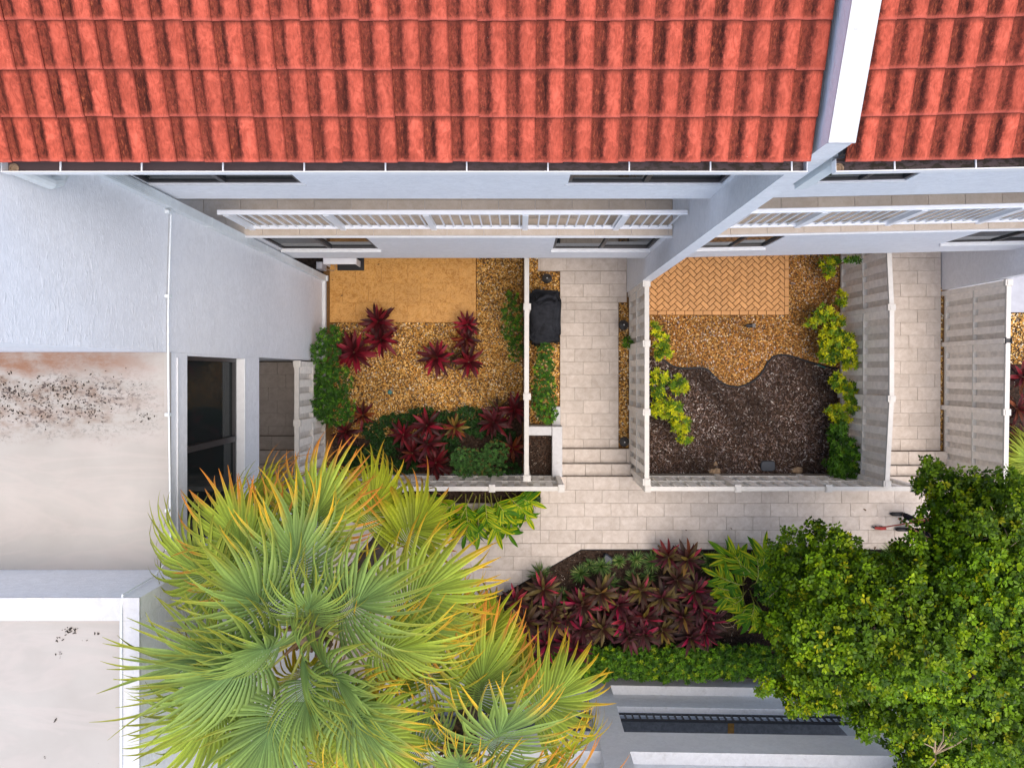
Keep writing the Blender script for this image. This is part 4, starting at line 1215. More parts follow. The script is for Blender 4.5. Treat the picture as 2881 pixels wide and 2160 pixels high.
def whorls(centers, k, out=0.35):
    """k leaves round each twig tip"""
    n = len(centers)
    az = rng.uniform(0, 2 * np.pi, (n, 1)) + np.arange(k)[None] * (2 * np.pi / k) + rng.normal(0, .25, (n, k))
    el = rng.normal(out, .30, (n, k))
    d = np.stack([np.cos(az) * np.cos(el), np.sin(az) * np.cos(el), np.sin(el)], -1)
    return np.repeat(centers, k, 0), d.reshape(-1, 3)

def ellipsoid_tips(c, r, n, top=True):
    p = rng.normal(0, 1, (n, 3)); p /= np.linalg.norm(p, axis=1, keepdims=True)
    if top: p[:, 2] = np.abs(p[:, 2]) * np.where(rng.uniform(0, 1, n) < .15, -1, 1)
    q = rng.uniform(.62, 1.06, (n, 1))
    return np.array(c)[None] + p * q * np.array(r)[None]

GREEN = {'ixora': ([(0.041, 0.124, 0.010), (0.027, 0.078, 0.010), (0.081, 0.208, 0.012), (0.162, 0.312, 0.016)], [5, 4, 2, .6]),
         'yellow': ([(0.101, 0.195, 0.008), (0.500, 0.500, 0.010), (0.270, 0.338, 0.010), (0.047, 0.111, 0.008)], [3, 3.4, 3, 1.6]),
         'green': ([(0.047, 0.130, 0.008), (0.081, 0.195, 0.010), (0.030, 0.085, 0.008), (0.189, 0.286, 0.010)], [5, 3, 3, .8]),
         'dark': ([(0.019, 0.058, 0.011), (0.027, 0.081, 0.013), (0.014, 0.039, 0.008)], [3, 2, 2]),
         'hedge': ([(0.075, 0.169, 0.008), (0.115, 0.260, 0.010), (0.034, 0.098, 0.008), (0.270, 0.364, 0.011)], [5, 3, 3, 1]),
         'blue': ([(0.061, 0.156, 0.036), (0.081, 0.208, 0.040), (0.041, 0.104, 0.024), (0.135, 0.117, 0.028)], [4, 3, 3, 1])}

def bush(label, blobs, pal, L, W, k, dens, ground, cat='shrub', name='shrub', group=None, out=.35, flowers=None):
    """blobs: photo x, y, height of middle, radius px x, radius px y, half height"""
    T, cs = [], []
    stems = []
    for px, py, z, rx, ry, rz in blobs:
        c = at(px, py, z); s = (CAM_H - z) / 2000
        a = 4 * math.pi * ((rx * s * ry * s) ** .8)
        n = max(12, int(dens * rx * s * ry * s * 4))
        T.append(ellipsoid_tips(c, (rx * s, ry * s, rz), n)); stems.append(c)
    tips = np.concatenate(T)
    tips[:, 2] = np.maximum(tips[:, 2], ground + .04)
    cols0 = palette(len(tips), *GREEN[pal], jit=.25)
    pos, d = whorls(tips, k, out)
    cols = np.clip(np.repeat(cols0, k, 0) * rng.uniform(.8, 1.2, (len(pos), 1)), 0, 1)
    LL = rng.uniform(.75, 1.2, len(pos)) * L; WW = rng.uniform(.8, 1.15, len(pos)) * W
    base = Vector((sum(c.x for c in stems) / len(stems), sum(c.y for c in stems) / len(stems), ground))
    t = thing(name, label, cat, base, group)
    leaf_cloud('foliage', pos, d, LL, WW, cols, t)
    for c in stems[:7]:
        part('stem', tube([(c.x * .9 + base.x * .1, c.y * .9 + base.y * .1, ground), (c.x + random.uniform(-.03, .03), c.y + random.uniform(-.03, .03), c.z)], [.016, .008], 5), M['stem'], t)
        for q in range(2):
            e = Vector((c.x + random.uniform(-.14, .14), c.y + random.uniform(-.14, .14), c.z + .06))
            part('twig', tube([(c.x, c.y, c.z * .6 + ground * .4), e], [.008, .005], 5), M['stem'], t)
    if flowers:
        fp = tips[rng.choice(len(tips), flowers)]
        fp = np.repeat(fp, 5, 0) + rng.normal(0, .022, (flowers * 5, 3))
        fd = rng.normal(0, 1, fp.shape)
        leaf_cloud('blossom', fp, fd, np.full(len(fp), .03), np.full(len(fp), .02), palette(len(fp), [(.42, .12, .02), (.34, .05, .02)], [1, 1]), t)
    return t

bush('tall green shrub against the left wall below the ochre patio', [(930, 945, .85, 36, 30, .35), (915, 1000, .85, 44, 44, .45), (935, 1075, .8, 58, 56, .45), (945, 1150, .75, 58, 52, .4), (905, 1120, .8, 44, 60, .4)], 'ixora', .052, .021, 8, 420, 0, flowers=4)
bush('straggly dark green shrub left of the edge on fence', [(1440, 830, .5, 18, 20, .25), (1440, 880, .55, 32, 34, .3), (1445, 930, .5, 34, 36, .3), (1452, 985, .5, 26, 34, .28)], 'ixora', .055, .020, 7, 260, 0, flowers=2)
bush('narrow clipped hedge between the grill and the planter wall', [(1535, 985, .6, 24, 26, .3), (1530, 1030, .6, 28, 32, .3), (1528, 1080, .6, 34, 36, .32), (1532, 1130, .6, 36, 36, .32), (1540, 1165, .6, 30, 26, .32)], 'ixora', .050, .020, 8, 420, 0, 'hedge', 'hedge', flowers=5)
bush('small green sprig poking out under the entry fence', [(1768, 963, .35, 18, 14, .15)], 'green', .07, .035, 6, 380, 0)
bush('dark groundcover strip between gravel and red cordylines', [(1120, 1185, .12, 50, 22, .10), (1190, 1170, .14, 50, 24, .12), (1250, 1180, .12, 45, 24, .12), (1320, 1170, .14, 50, 28, .12), (1345, 1205, .12, 40, 26, .1), (1085, 1255, .12, 46, 30, .1), (1130, 1310, .14, 50, 26, .12), (1010, 1290, .12, 44, 34, .1), (1415, 1225, .12, 34, 24, .1), (1260, 1245, .12, 34, 26, .1), (1050, 1210, .12, 36, 26, .1), (1440, 1320, .14, 28, 20, .12)], 'dark', .055, .028, 6, 480, 0, 'groundcover', 'groundcover')
bush('bluish green bushy shrub before the front fence', [(1300, 1290, .5, 34, 34, .3), (1345, 1300, .5, 40, 40, .3), (1395, 1270, .55, 36, 34, .3), (1385, 1320, .5, 40, 28, .28), (1310, 1325, .45, 34, 24, .25)], 'blue', .05, .017, 9, 420, 0)
YG = 'yellow schefflera shrubs in the mulch courtyard'
bush('small yellow green shrub beside the entry fence near the brick patio', [(1843, 925, .6, 16, 22, .25), (1858, 958, .6, 22, 24, .25), (1872, 985, .55, 18, 22, .25), (1850, 1000, .5, 14, 14, .2)], 'yellow', .085, .036, 7, 250, 0, group=YG)
bush('sprawling yellow shrub on the mulch beside the entry fence', [(1855, 1062, .6, 26, 24, .2), (1905, 1080, .6, 30, 26, .22), (1850, 1105, .5, 18, 24, .2), (1880, 1150, .6, 44, 26, .2), (1912, 1190, .55, 28, 28, .2), (1925, 1228, .5, 20, 22, .2), (1845, 1150, .5, 18, 24, .2)], 'yellow', .092, .038, 7, 230, 0, group=YG)
bush('yellow shrub spilling over the gravel at the right fence', [(2315, 880, .6, 26, 22, .22), (2285, 905, .55, 20, 16, .2), (2345, 905, .6, 30, 22, .22), (2340, 960, .7, 44, 40, .3), (2375, 975, .75, 34, 40, .3), (2330, 1000, .6, 30, 26, .25), (2385, 1015, .7, 24, 26, .25), (2365, 840, .6, 14, 24, .2)], 'yellow', .092, .038, 7, 240, 0, group=YG)
bush('thin yellow shrub halfway down the right fence', [(2355, 1075, .6, 22, 28, .22), (2385, 1100, .65, 22, 30, .22), (2395, 1140, .65, 22, 26, .22), (2350, 1160, .6, 26, 24, .22), (2370, 1180, .55, 22, 16, .2)], 'yellow', .092, .038, 7, 230, 0, group=YG)
bush('dark green shrub in the lower right corner of the mulch courtyard', [(2355, 1205, .7, 26, 24, .3), (2365, 1255, .75, 36, 36, .35), (2390, 1290, .75, 34, 38, .35), (2350, 1300, .7, 28, 34, .3), (2380, 1325, .7, 34, 26, .3)], 'green', .085, .038, 7, 330, 0)
bush('small yellow green shrub under the overhang beside the right fence', [(2322, 742, .6, 20, 16, .2), (2330, 765, .5, 16, 18, .2), (2345, 735, .5, 16, 12, .2)], 'yellow', .092, .038, 7, 230, 0, group=YG)
bush('little green clump on the right fence beneath the overhang', [(2398, 733, 1.5, 22, 9, .12)], 'green', .075, .035, 7, 330, 0)
bush('long clipped hedge along the garage ledge', [(1560 + i * 34, 1862 + random.uniform(-6, 6), .85, 34, 48, .32) for i in range(19)], 'hedge', .070, .032, 7, 400, .4, 'hedge', 'hedge')
bush('low shrub at the end of the hedge behind the palm', [(1420, 1880, .7, 40, 40, .3), (1470, 1885, .75, 40, 40, .3), (1515, 1875, .8, 36, 44, .3)], 'hedge', .070, .032, 7, 330, .4)
bush('green shrub filling the bed beneath the big tree', [(2160 + i * 45, 1640 + 30 * math.sin(i), .7, 46, 60, .3) for i in range(8)], 'green', .08, .035, 6, 200, .4)
bush('dark shrub on the bed edge beneath the big tree', [(2430 + i * 45, 1580, .6, 40, 30, .2) for i in range(5)], 'green', .09, .02, 7, 240, .4)

# spiky grass tufts
def tuft(label, px, py, rpx, ground, cols, n=110, group='spiky grass tufts in the planting bed', h=.28):
    c = at(px, py, ground + .15)
    r = rpx * (CAM_H - ground) / 2000
    az = rng.uniform(0, 2 * np.pi, n); rr = rng.uniform(.45, 1.1, n) * r; hh = rng.uniform(.5, 1.0, n) * h
    V, F, K = [], [], []
    pc = palette(n, *cols)
    for i in range(n):
        d = np.array((math.cos(az[i]), math.sin(az[i]), 0)); s_ = np.array((-d[1], d[0], 0)) * .011
        b = len(V)
        for t, w_ in ((0, .8), (.35, 1), (.7, .8), (1, .05)):
            p = np.array((c.x, c.y, ground)) + d * rr[i] * t ** 1.3 + np.array((0, 0, hh[i] * (1.9 * t - 1.25 * t * t)))
            V += [p - s_ * w_, p + s_ * w_]; K += [pc[i]] * 2
        for q in range(3): F.append((b + q * 2, b + q * 2 + 1, b + q * 2 + 3, b + q * 2 + 2))
    o = part('grass_tuft', (V, F), M['leaf'], None, False, K)
    return setp(o, label, 'grass', group)
LIR = ([(0.06, 0.13, 0.025), (0.11, 0.19, 0.04), (0.24, 0.29, 0.09), (0.035, 0.075, 0.018)], [4, 3, 1.5, 2])
tl = [(1522, 1618, 42, 'dark green spiky grass tuft on the diagonal bed edge'), (1634, 1615, 32, 'green spiky grass tuft, second from the diagonal path edge'), (1692, 1595, 36, 'pale spiky grass tuft beside the small black flood light'),
      (1790, 1575, 30, 'yellowish grass tuft touching the walkway, left of the pale pair'), (1837, 1580, 38, 'pale grey green grass tuft left of the orange tinged cordylines'), (1780, 1626, 28, 'pale grass tuft in front of the gold and pink cordyline'),
      (1715, 1642, 38, 'dark spiky grass tuft behind the greenish gold cordyline'), (1824, 1622, 26, 'grey grass tuft right of the gold and pink cordyline'), (1995, 1580, 38, 'dark grass tuft right of the orange tinged cordylines'),
      (2046, 1566, 36, 'grey green grass tuft at the walkway beside the variegated ginger'), (1583, 1678, 30, 'grass tuft between olive cordylines near the palm end'), (1660, 1590, 24, 'small dark grass tuft left of the flood light'), (1742, 1578, 22, 'small sparse grass tuft right of the flood light')]
for px, py, r, lab in tl: tuft(lab, px, py, r, .4, LIR)
tuft('dark mondo grass at the corner of the front bed by the fence end', 1490, 1400, 36, .48, ([(0.02, .06, .012), (.03, .08, .015)], [1, 1]), 120)
tuft('spreading fountain grass under the palm beside the ginger', 1330, 1490, 46, .48, ([(0.04, .08, .03), (.09, .12, .06)], [1, 1]), 110)
tuft('dark spiky tuft half under the tree on the walkway edge', 2520, 1565, 50, .4, LIR, 110)

# variegated shell ginger: each stalk carries long single leaves
GL = [mesh('leaf', *leaf_shape(1.0, w_, dr, .25), M['ginger'], True) for w_, dr in ((.23, .35), (.26, .6), (.20, .9))]
def ginger(label, stalks, ground, group='variegated ginger clumps'):
    c0 = at(*stalks[0][:2], ground)
    t = thing('ginger_plant', label, 'ginger', (c0.x, c0.y, ground), group)
    for px, py, ex, ey, z in stalks:
        a = at(px, py, ground); e = at(ex, ey, z); mid = a.lerp(e, .5) + Vector((0, 0, (z - ground) * .45))
        pts = [a, a.lerp(mid, .6) + Vector((0, 0, .1)), mid, mid.lerp(e, .6) + Vector((0, 0, .04)), e]
        part('stalk', tube(pts, [.014, .012, .010, .008, .005], 6), M['frond_stalk'], t)
        n = 11
        d0 = (e - a); yaw = math.atan2(d0.y, d0.x)
        for i in range(n):
            f = .28 + .72 * i / (n - 1)
            k = f * 4; q = min(3, int(k)); p = pts[q].lerp(pts[q + 1], k - q)
            sidea = (1 if i % 2 else -1) * rad(random.uniform(35, 62)) * (1 if i < n - 1 else 0)
            inst('leaf', random.choice(GL), t, p, Euler((random.uniform(-.5, .5), rad(random.uniform(-18, 22)), yaw + sidea), 'XYZ'), random.uniform(.38, .54))
    return t
M['frond_stalk'] = simple('yellow green stalk', (0.30, 0.30, 0.06), .5, .15, 20, .05, .4)
ginger('variegated ginger clump hanging over the walkway below the front fence', [(1330, 1385, 1290, 1470, .95), (1380, 1385, 1398, 1490, .95), (1420, 1380, 1468, 1430, .95), (1300, 1390, 1250, 1440, .95), (1350, 1390, 1345, 1500, .9), (1260, 1390, 1222, 1420, .95), (1400, 1400, 1440, 1470, .85), (1310, 1390, 1318, 1480, 1.0), (1365, 1385, 1372, 1470, 1.0), (1440, 1385, 1490, 1410, .9), (1280, 1400, 1262, 1475, .9), (1390, 1390, 1420, 1440, 1.0), (1340, 1395, 1310, 1505, .9), (1410, 1395, 1400, 1450, .95), (1370, 1395, 1430, 1500, .85), (1450, 1390, 1480, 1450, .85)], .48)
ginger('variegated ginger clump between the cordylines and the big tree', [(2090, 1640, 2070, 1560, 1.1), (2100, 1640, 2020, 1620, 1.1), (2110, 1650, 2130, 1570, 1.1), (2100, 1660, 2030, 1680, 1.0), (2110, 1660, 2110, 1740, 1.0), (2090, 1650, 2060, 1700, 1.0), (2130, 1640, 2170, 1590, 1.0), (2120, 1680, 2150, 1750, 1.0), (2080, 1600, 2040, 1560, 1.0), (2110, 1610, 2090, 1590, 1.1), (2090, 1680, 2080, 1730, 1.0), (2120, 1600, 2150, 1550, 1.1), (2070, 1650, 2015, 1650, 1.0)], .4)

# ------------------------------------------------------------------ fan palms
def frond_mesh(age, tipcol, seed, pet, R, droop):
    """fan frond along +X: petiole then a folded fan of segments; returns (petiole vf, blade V,F,cols)"""
    r_ = random.Random(seed)
    V, F, K = [], [], []
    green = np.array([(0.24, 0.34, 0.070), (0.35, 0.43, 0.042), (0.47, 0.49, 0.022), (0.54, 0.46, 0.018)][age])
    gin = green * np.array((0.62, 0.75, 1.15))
    tip = np.array(tipcol)
    n = 38
    def spine(s): return np.array((pet + s * 0.34 * R, 0, -0.22 * droop * s * s * R * .5))
    for k in range(n):
        u = (k / (n - 1)) * 2 - 1
        ang = rad(112) * u
        o = spine(max(0.0, 1 - abs(u) ** 1.2) * 1.0)
        L = R * (1.16 - 0.36 * abs(u) ** 1.8) * r_.uniform(.86, 1.08) - (o[0] - pet) * .55
        wmax = 0.0215 * R / 1.1
        ang += r_.uniform(-.03, .03)
        d = np.array((math.cos(ang), math.sin(ang), 0)); s_ = np.array((-d[1], d[0], 0))
        lift = 0.30 * (abs(u)) * R           # fan folds up into a V
        dp = droop * r_.uniform(.5, 1.9); sway = r_.gauss(0, .34)
        tk = r_.uniform(.0, 1.0); kk = r_.uniform(.68, 1.22)
        b = len(V)
        ts = (0, .2, .40, .55, .70, .82, .92, 1)
        for t in ts:
            wv = wmax * (0.34 + 2.5 * t) if t <= .40 else wmax * (1.34 * max(0.0, 1 - (t - .40) / .60) ** .72)
            wv = max(wv, .0022)
            z = lift * t * (1 - .55 * t) - dp * L * (max(0, t - .3) ** 2) * 1.1
            sh = 1 - .22 * dp * max(0, t - .3) ** 2
            bend = -ang * .42 * max(0, t - .15) ** 1.3 + sway * max(0, t - .4)
            db = np.array((math.cos(ang + bend * .6), math.sin(ang + bend * .6), 0))
            p = o + db * L * t * sh + np.array((0, 0, z))
            fold = wv * .55
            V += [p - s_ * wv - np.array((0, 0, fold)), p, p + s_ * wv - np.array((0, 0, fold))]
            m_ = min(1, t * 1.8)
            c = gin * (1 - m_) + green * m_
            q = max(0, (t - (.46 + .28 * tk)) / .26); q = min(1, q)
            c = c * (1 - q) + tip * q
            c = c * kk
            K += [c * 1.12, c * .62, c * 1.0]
        for i in range(len(ts) - 1):
            a = b + i * 3
            F += [(a, a + 3, a + 4, a + 1), (a + 1, a + 4, a + 5, a + 2)]
    return V, F, K

TIPS = {'green': (0.30, 0.31, 0.03), 'gold': (0.72, 0.42, 0.02), 'orange': (0.70, 0.25, 0.03), 'brown': (0.22, 0.10, 0.03)}
FM = {}
def get_frond(age, tip, var, pet):
    key = (age, tip, var)
    if key not in FM:
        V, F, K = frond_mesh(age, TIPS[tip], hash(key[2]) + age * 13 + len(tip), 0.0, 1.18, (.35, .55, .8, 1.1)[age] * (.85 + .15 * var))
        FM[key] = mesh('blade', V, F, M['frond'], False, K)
    return FM[key]

def palm(label, base, top, n, R, seed, tipf, lean_to=None):
    r_ = random.Random(seed)
    t = thing('fan_palm', label, 'palm tree', base)
    b = Vector(base); c = Vector(top)
    pts = [b.lerp(c, s) + Vector((.05 * math.sin(s * 5), .04 * math.cos(s * 4), 0)) * (s * (1 - s) * 4) for s in np.linspace(0, 1, 26)]
    part('trunk', tube(pts, [.19 - .045 * (i / 25) + (.012 if i % 2 else 0) for i in range(26)], 14), M['trunk'], t)
    boots = []
    for i in range(34):
        a = i * 2.4; h = -.75 + .7 * i / 34
        p = c + Vector((math.cos(a) * .13, math.sin(a) * .13, h))
        e = p + Vector((math.cos(a) * .17, math.sin(a) * .17, .20))
        boots.append(tube([p, e], [.035, .018], 5))
    part('leaf_bases', join(*boots), M['boot'], t)
    az = r_.uniform(0, 6.28)
    for i in range(n):
        f = (i + .5) / n                                  # 0 young upright .. 1 old drooping
        az += 2.39996 + r_.uniform(-.25, .25)
        el = rad(82 - 112 * f ** .85 + r_.uniform(-8, 8))
        pet = R * (.28 + .32 * math.sin(min(1, f * 1.25) * math.pi * .5)) * r_.uniform(.9, 1.1)
        age = 0 if f < .35 else 1 if f < .65 else 2 if f < .87 else 3
        tip = tipf(az % 6.283, f, r_)
        d = Vector((math.cos(az) * math.cos(el), math.sin(az) * math.cos(el), math.sin(el)))
        sag = Vector((0, 0, -pet * .10))
        p0 = c + Vector((math.cos(az) * .05, math.sin(az) * .05, -.45 * f + .05))
        p1 = p0 + d * pet * .5 + sag * .15; p2 = p0 + d * pet + sag
        fr = part('frond', tube([p0, p1, p2], [.020, .014, .010], 6), M['frond_stalk'], t)
        dirv = (p2 - p1).normalized()
        el2 = math.asin(max(-1, min(1, dirv.z))) - rad(10 + 16 * f)
        me = get_frond(age, tip, r_.randint(0, 2), 0)
        sc = R / 2.15 * r_.uniform(.88, 1.1) * (.72 if f < .12 else 1.0)
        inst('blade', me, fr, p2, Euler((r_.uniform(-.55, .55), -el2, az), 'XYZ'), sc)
    return t

def tip1(a, f, r_):
    right = math.cos(a - rad(15)); up = math.sin(a)
    if f > .30 and (math.cos(a) > .15 and up > -.75 or up > .3 and math.cos(a) > -.6): return r_.choice(['gold', 'orange', 'gold', 'orange'])
    if f > .55 and math.cos(a) < -.5: return r_.choice(['brown', 'green'])
    if f > .8: return 'gold'
    return 'green'
cr1 = at(868, 1785, 8.45)
palm('tall fan palm with a wide green crown in front of the left wing', (cr1.x - .05, cr1.y + .1, .48), cr1, 34, 2.02, 5, tip1)
cr2 = at(1290, 2150, 7.5)
palm('lower fan palm with orange tipped fronds at the bottom centre', (-.62, -5.25, .4), cr2, 24, 2.0, 9, lambda a, f, r_: r_.choice(['gold', 'orange', 'orange']) if f > .3 else 'gold')

# feathery palm tip at the right border
fp = thing('small_palm', 'small feathery palm beyond the far right fence', 'palm', (11.3, -2.0, 0))
part('trunk', tube([(11.3, -2.0, 0), (11.3, -2.0, 1.2)], [.06, .05], 8), M['trunk'], fp)
for i in range(9):
    inst('frond', get_frond(1, 'green', i % 3, 0), fp, (11.3, -2.0, 1.2), Euler((0, rad(-20 + 8 * (i % 3)), i * .7 + .3), 'XYZ'), .62)

# ------------------------------------------------------------------ big broadleaf tree at the right
tree = thing('broadleaf_tree', 'large dense green broadleaf tree covering the lower right corner', 'tree', (8.3, -5.4, .4))
TB = Vector((8.3, -5.4, .4)); TT = Vector((8.3, -5.3, 2.6))
part('trunk', tube([TB, TB.lerp(TT, .5) + Vector((.06, .03, 0)), TT], [.20, .15, .13], 12), M['trunk'], tree)
clumps = [  # photo x, y, z, r px, half height
    (2230, 1560, 4.2, 78, .55), (2330, 1560, 4.6, 88, .6), (2210, 1660, 4.3, 70, .6), (2300, 1650, 5.0, 100, .7), (2400, 1640, 5.0, 90, .7),
    (2215, 1760, 4.4, 68, .6), (2300, 1760, 5.2, 105, .75), (2400, 1750, 5.5, 110, .8), (2500, 1700, 5.4, 110, .8), (2260, 1850, 4.5, 75, .6), (2350, 1860, 5.1, 100, .7),
    (2450, 1850, 5.5, 110, .8), (2550, 1830, 5.7, 115, .8), (2640, 1780, 5.7, 115, .8), (2420, 1960, 4.6, 80, .6), (2240, 1960, 3.9, 48, .45), (2300, 1930, 4.3, 62, .5), (2500, 1960, 5.0, 100, .7),
    (2600, 1950, 5.5, 115, .8), (2700, 1900, 5.6, 115, .8), (2560, 2060, 4.8, 90, .6), (2650, 2070, 5.2, 110, .7), (2750, 2020, 5.5, 115, .8), (2840, 1960, 5.5, 120, .8),
    (2660, 2140, 4.7, 90, .6), (2760, 2140, 5.0, 110, .7), (2850, 2120, 5.1, 115, .7), (2600, 1610, 4.6, 80, .6), (2690, 1470, 4.8, 78, .6), (2622, 1492, 4.7, 76, .55), (2630, 1370, 4.4, 58, .5),
    (2700, 1400, 4.9, 84, .6), (2780, 1390, 5.0, 84, .65), (2730, 1500, 5.3, 105, .75), (2830, 1460, 5.4, 105, .75), (2690, 1590, 5.3, 95, .75), (2760, 1600, 5.6, 115, .8), (2850, 1580, 5.6, 115, .8),
    (2580, 1680, 5.4, 105, .75), (2690, 1700, 5.7, 115, .8), (2790, 1720, 5.8, 120, .8), (2860, 1850, 5.7, 120, .8), (2900, 1700, 5.7, 120, .8), (2900, 2050, 5.3, 110, .7), (2450, 1620, 4.7, 66, .55), (2640, 1560, 4.6, 50, .5)]
tips, tz = [], []
limb_pts = []
for px, py, z, r, h in clumps:
    c = at(px, py, z); s = (CAM_H - z) / 2000 * r
    limb_pts.append((c, s))
    tips.append(ellipsoid_tips(c, (s, s, h), int(620 * s * s) + 60))
    k = rng.integers(3, 6)
    for q in range(k):                                   # side sprigs, for an uneven outline
        cc = np.array(c) + rng.normal(0, 1, 3) * np.array((s, s, h * .8)) * .55
        tips.append(ellipsoid_tips(cc, (s * .35, s * .35, .22), 26))
tips = np.concatenate(tips)
TP = [(0.103, 0.189, 0.005), (0.155, 0.264, 0.006), (0.065, 0.128, 0.005), (0.224, 0.317, 0.006), (0.344, 0.352, 0.008), (0.039, 0.084, 0.005)]
fld = np.sin(tips[:, 0] * 3.1 + 1.3 * np.sin(tips[:, 1] * 2.3)) + np.sin(tips[:, 1] * 3.7 + tips[:, 2] * 2.1)
c0 = palette(len(tips), TP, [5, 4, 4, 2.2, .8, 3], .2)
c0 *= (1 + .16 * fld)[:, None]
pos, d = whorls(tips, 7, .55)
pos = pos + d * .012
cols = np.clip(np.repeat(c0, 7, 0) * rng.uniform(.82, 1.18, (len(pos), 1)), 0.004, 1)
leaf_cloud('crown', pos, d, rng.uniform(.060, .098, len(pos)), rng.uniform(.036, .054, len(pos)), cols, tree, LV=LVO)
for i, (c, s) in enumerate(limb_pts):
    if i % 2 == 0:
        m1 = TT.lerp(c, .45) + Vector((random.uniform(-.15, .15), random.uniform(-.15, .15), -.10))
        part('limb', tube([TT, m1, c], [.065, .04, .014], 7), M['twig'], tree)
    tw = []
    for q in range(3):
        e = c + Vector((random.uniform(-1, 1) * s, random.uniform(-1, 1) * s, random.uniform(.1, .55)))
        m2 = c.lerp(e, .5) + Vector((random.uniform(-.08, .08), random.uniform(-.08, .08), .05))
        tw.append(tube([c - Vector((0, 0, .2)), m2, e], [.014, .010, .004], 5))
    part('twigs', join(*tw), M['twig'], tree)
# bare bleached twigs near the bottom right
bt = []
o0 = at(2630, 2120, 5.7)
for ex, ey in ((2700, 2040), (2675, 2060), (2655, 2045), (2610, 2030), (2600, 2090), (2615, 2160), (2720, 2075)):
    e = at(ex, ey, 6.0); bt.append(tube([o0, o0.lerp(e, .5) + Vector((.03, .04, .05)), e], [.016, .011, .005], 5))
part('bare_twigs', join(*bt), M['twig'], tree, label='bleached bare twigs')

# ------------------------------------------------------------------ small things
def path_light(label, px, py):
    c = at(px, py, .45)
    t = thing('path_light', label, 'garden light', (c.x, c.y, 0), 'dark mushroom path lights')
    part('post', tube([(c.x, c.y, 0), (c.x, c.y, .42)], .014, 8), M['lamp_metal'], t)
    part('lamp_shade', lathe([(.112, .40), (.116, .405), (.09, .435), (.045, .462), (.02, .475), (.012, .49), (.0005, .492)], (c.x, c.y, 0), 24), M['lamp_metal'], t)
    part('finial', lathe([(.013, .488), (.016, .50), (.010, .512), (.0005, .516)], (c.x, c.y, 0), 10), M['trim'], t)
path_light('dark mushroom path light on gravel above the covered grill', 1539, 783)
path_light('dark mushroom path light halfway down the entry pavers by the fence', 1755, 914)
path_light('dark mushroom path light at the foot of the entry steps', 1757, 1243)

def spot(label, px, py, z0, sc=1.0, name='spotlight'):
    c = at(px, py, z0)
    t = thing(name, label, 'garden light', (c.x, c.y, z0))
    part('stake', tube([(c.x, c.y, z0 - .02), (c.x, c.y, z0 + .10)], .012, 6), M['black_plastic'], t)
    part('housing', tube([(c.x - .10 * sc, c.y, z0 + .10), (c.x + .03 * sc, c.y, z0 + .13)], .045 * sc, 12), M['black_plastic'], t)
    part('hood', box(c.x + .02 * sc, c.x + .09 * sc, c.y - .045 * sc, c.y + .045 * sc, z0 + .09, z0 + .17), M['lamp_metal'], t)
spot('small black spotlight on the gravel below the brick patio', 2108, 917, 0)
c = at(1708, 1566, .45)
fl = thing('flood_light', 'black flood light among grass tufts at the walkway edge', 'garden light', (c.x, c.y, .4))
part('housing', prism([(c.x - .09, c.y + .05), (c.x - .07, c.y - .12), (c.x + .10, c.y - .14), (c.x + .12, c.y - .02), (c.x - .02, c.y + .09)], .46, .56, .02), M['blue_plastic'], fl)
part('stake', tube([(c.x, c.y, .38), (c.x, c.y, .47)], .015, 6), M['black_plastic'], fl)

# irrigation valve box lid
c = at(2161, 1311, .06)
vb = thing('valve_box', 'dark blue grey valve box lid in the mulch near the front fence', 'valve box', (c.x, c.y, 0))
rr = []
for k in range(24):
    a = 2 * math.pi * k / 24
    rr.append((c.x + .175 * np.sign(math.cos(a)) * abs(math.cos(a)) ** .45, c.y + .125 * np.sign(math.sin(a)) * abs(math.sin(a)) ** .45))
part('rim', prism(rr, -.02, .05, .006), M['black_plastic'], vb)
part('lid', prism([(c.x + (x - c.x) * .93, c.y + (y - c.y) * .92) for x, y in rr], .05, .066, .006), M['blue_plastic'], vb)
# teal cap in the gravel
c = at(1097, 1103, .03)
tcap = thing('irrigation_cap', 'teal round irrigation cap in the golden gravel', 'cap', (c.x, c.y, 0))
part('cap', lathe([(.055, .0), (.058, .03), (.045, .045), (.0005, .048)], (c.x, c.y, 0), 16), M['teal_plastic'], tcap)
part('pipe_stub', tube([(c.x + .03, c.y + .04, .02), (c.x + .09, c.y + .06, .03)], .03, 8), M['rock'], tcap)

def rock(label, px, py, sx_, sy_, sz_):
    c = at(px, py, 0)
    V, F = [], []
    me_r = bpy.data.meshes.new('rock')
    n1, n2 = 14, 8
    for i in range(n2 + 1):
        th_ = math.pi * i / n2 * .6
        for k in range(n1):
            a = 2 * math.pi * k / n1
            q = 1 + .18 * math.sin(3 * a + i) + random.uniform(-.10, .10)
            V.append((c.x + sx_ * q * math.sin(th_) * math.cos(a), c.y + sy_ * q * math.sin(th_) * math.sin(a), -.03 + sz_ * math.cos(th_) * (1 + random.uniform(-.1, .1))))
    for i in range(n2):
        for k in range(n1):
            F.append((i * n1 + k, (i + 1) * n1 + k, (i + 1) * n1 + (k + 1) % n1, i * n1 + (k + 1) % n1))
    o = part('rock', (V, F), M['rock'], None)
    return setp(o, label, 'rock', 'tan rocks by the front fence')
rock('wide tan rock in the mulch left of the valve box lid', 2012, 1326, .16, .09, .10)
rock('small pale rock above the wide rock left of the valve box', 2013, 1304, .06, .07, .07)
rock('tan rock in the mulch right of the valve box lid', 2242, 1323, .17, .09, .09)

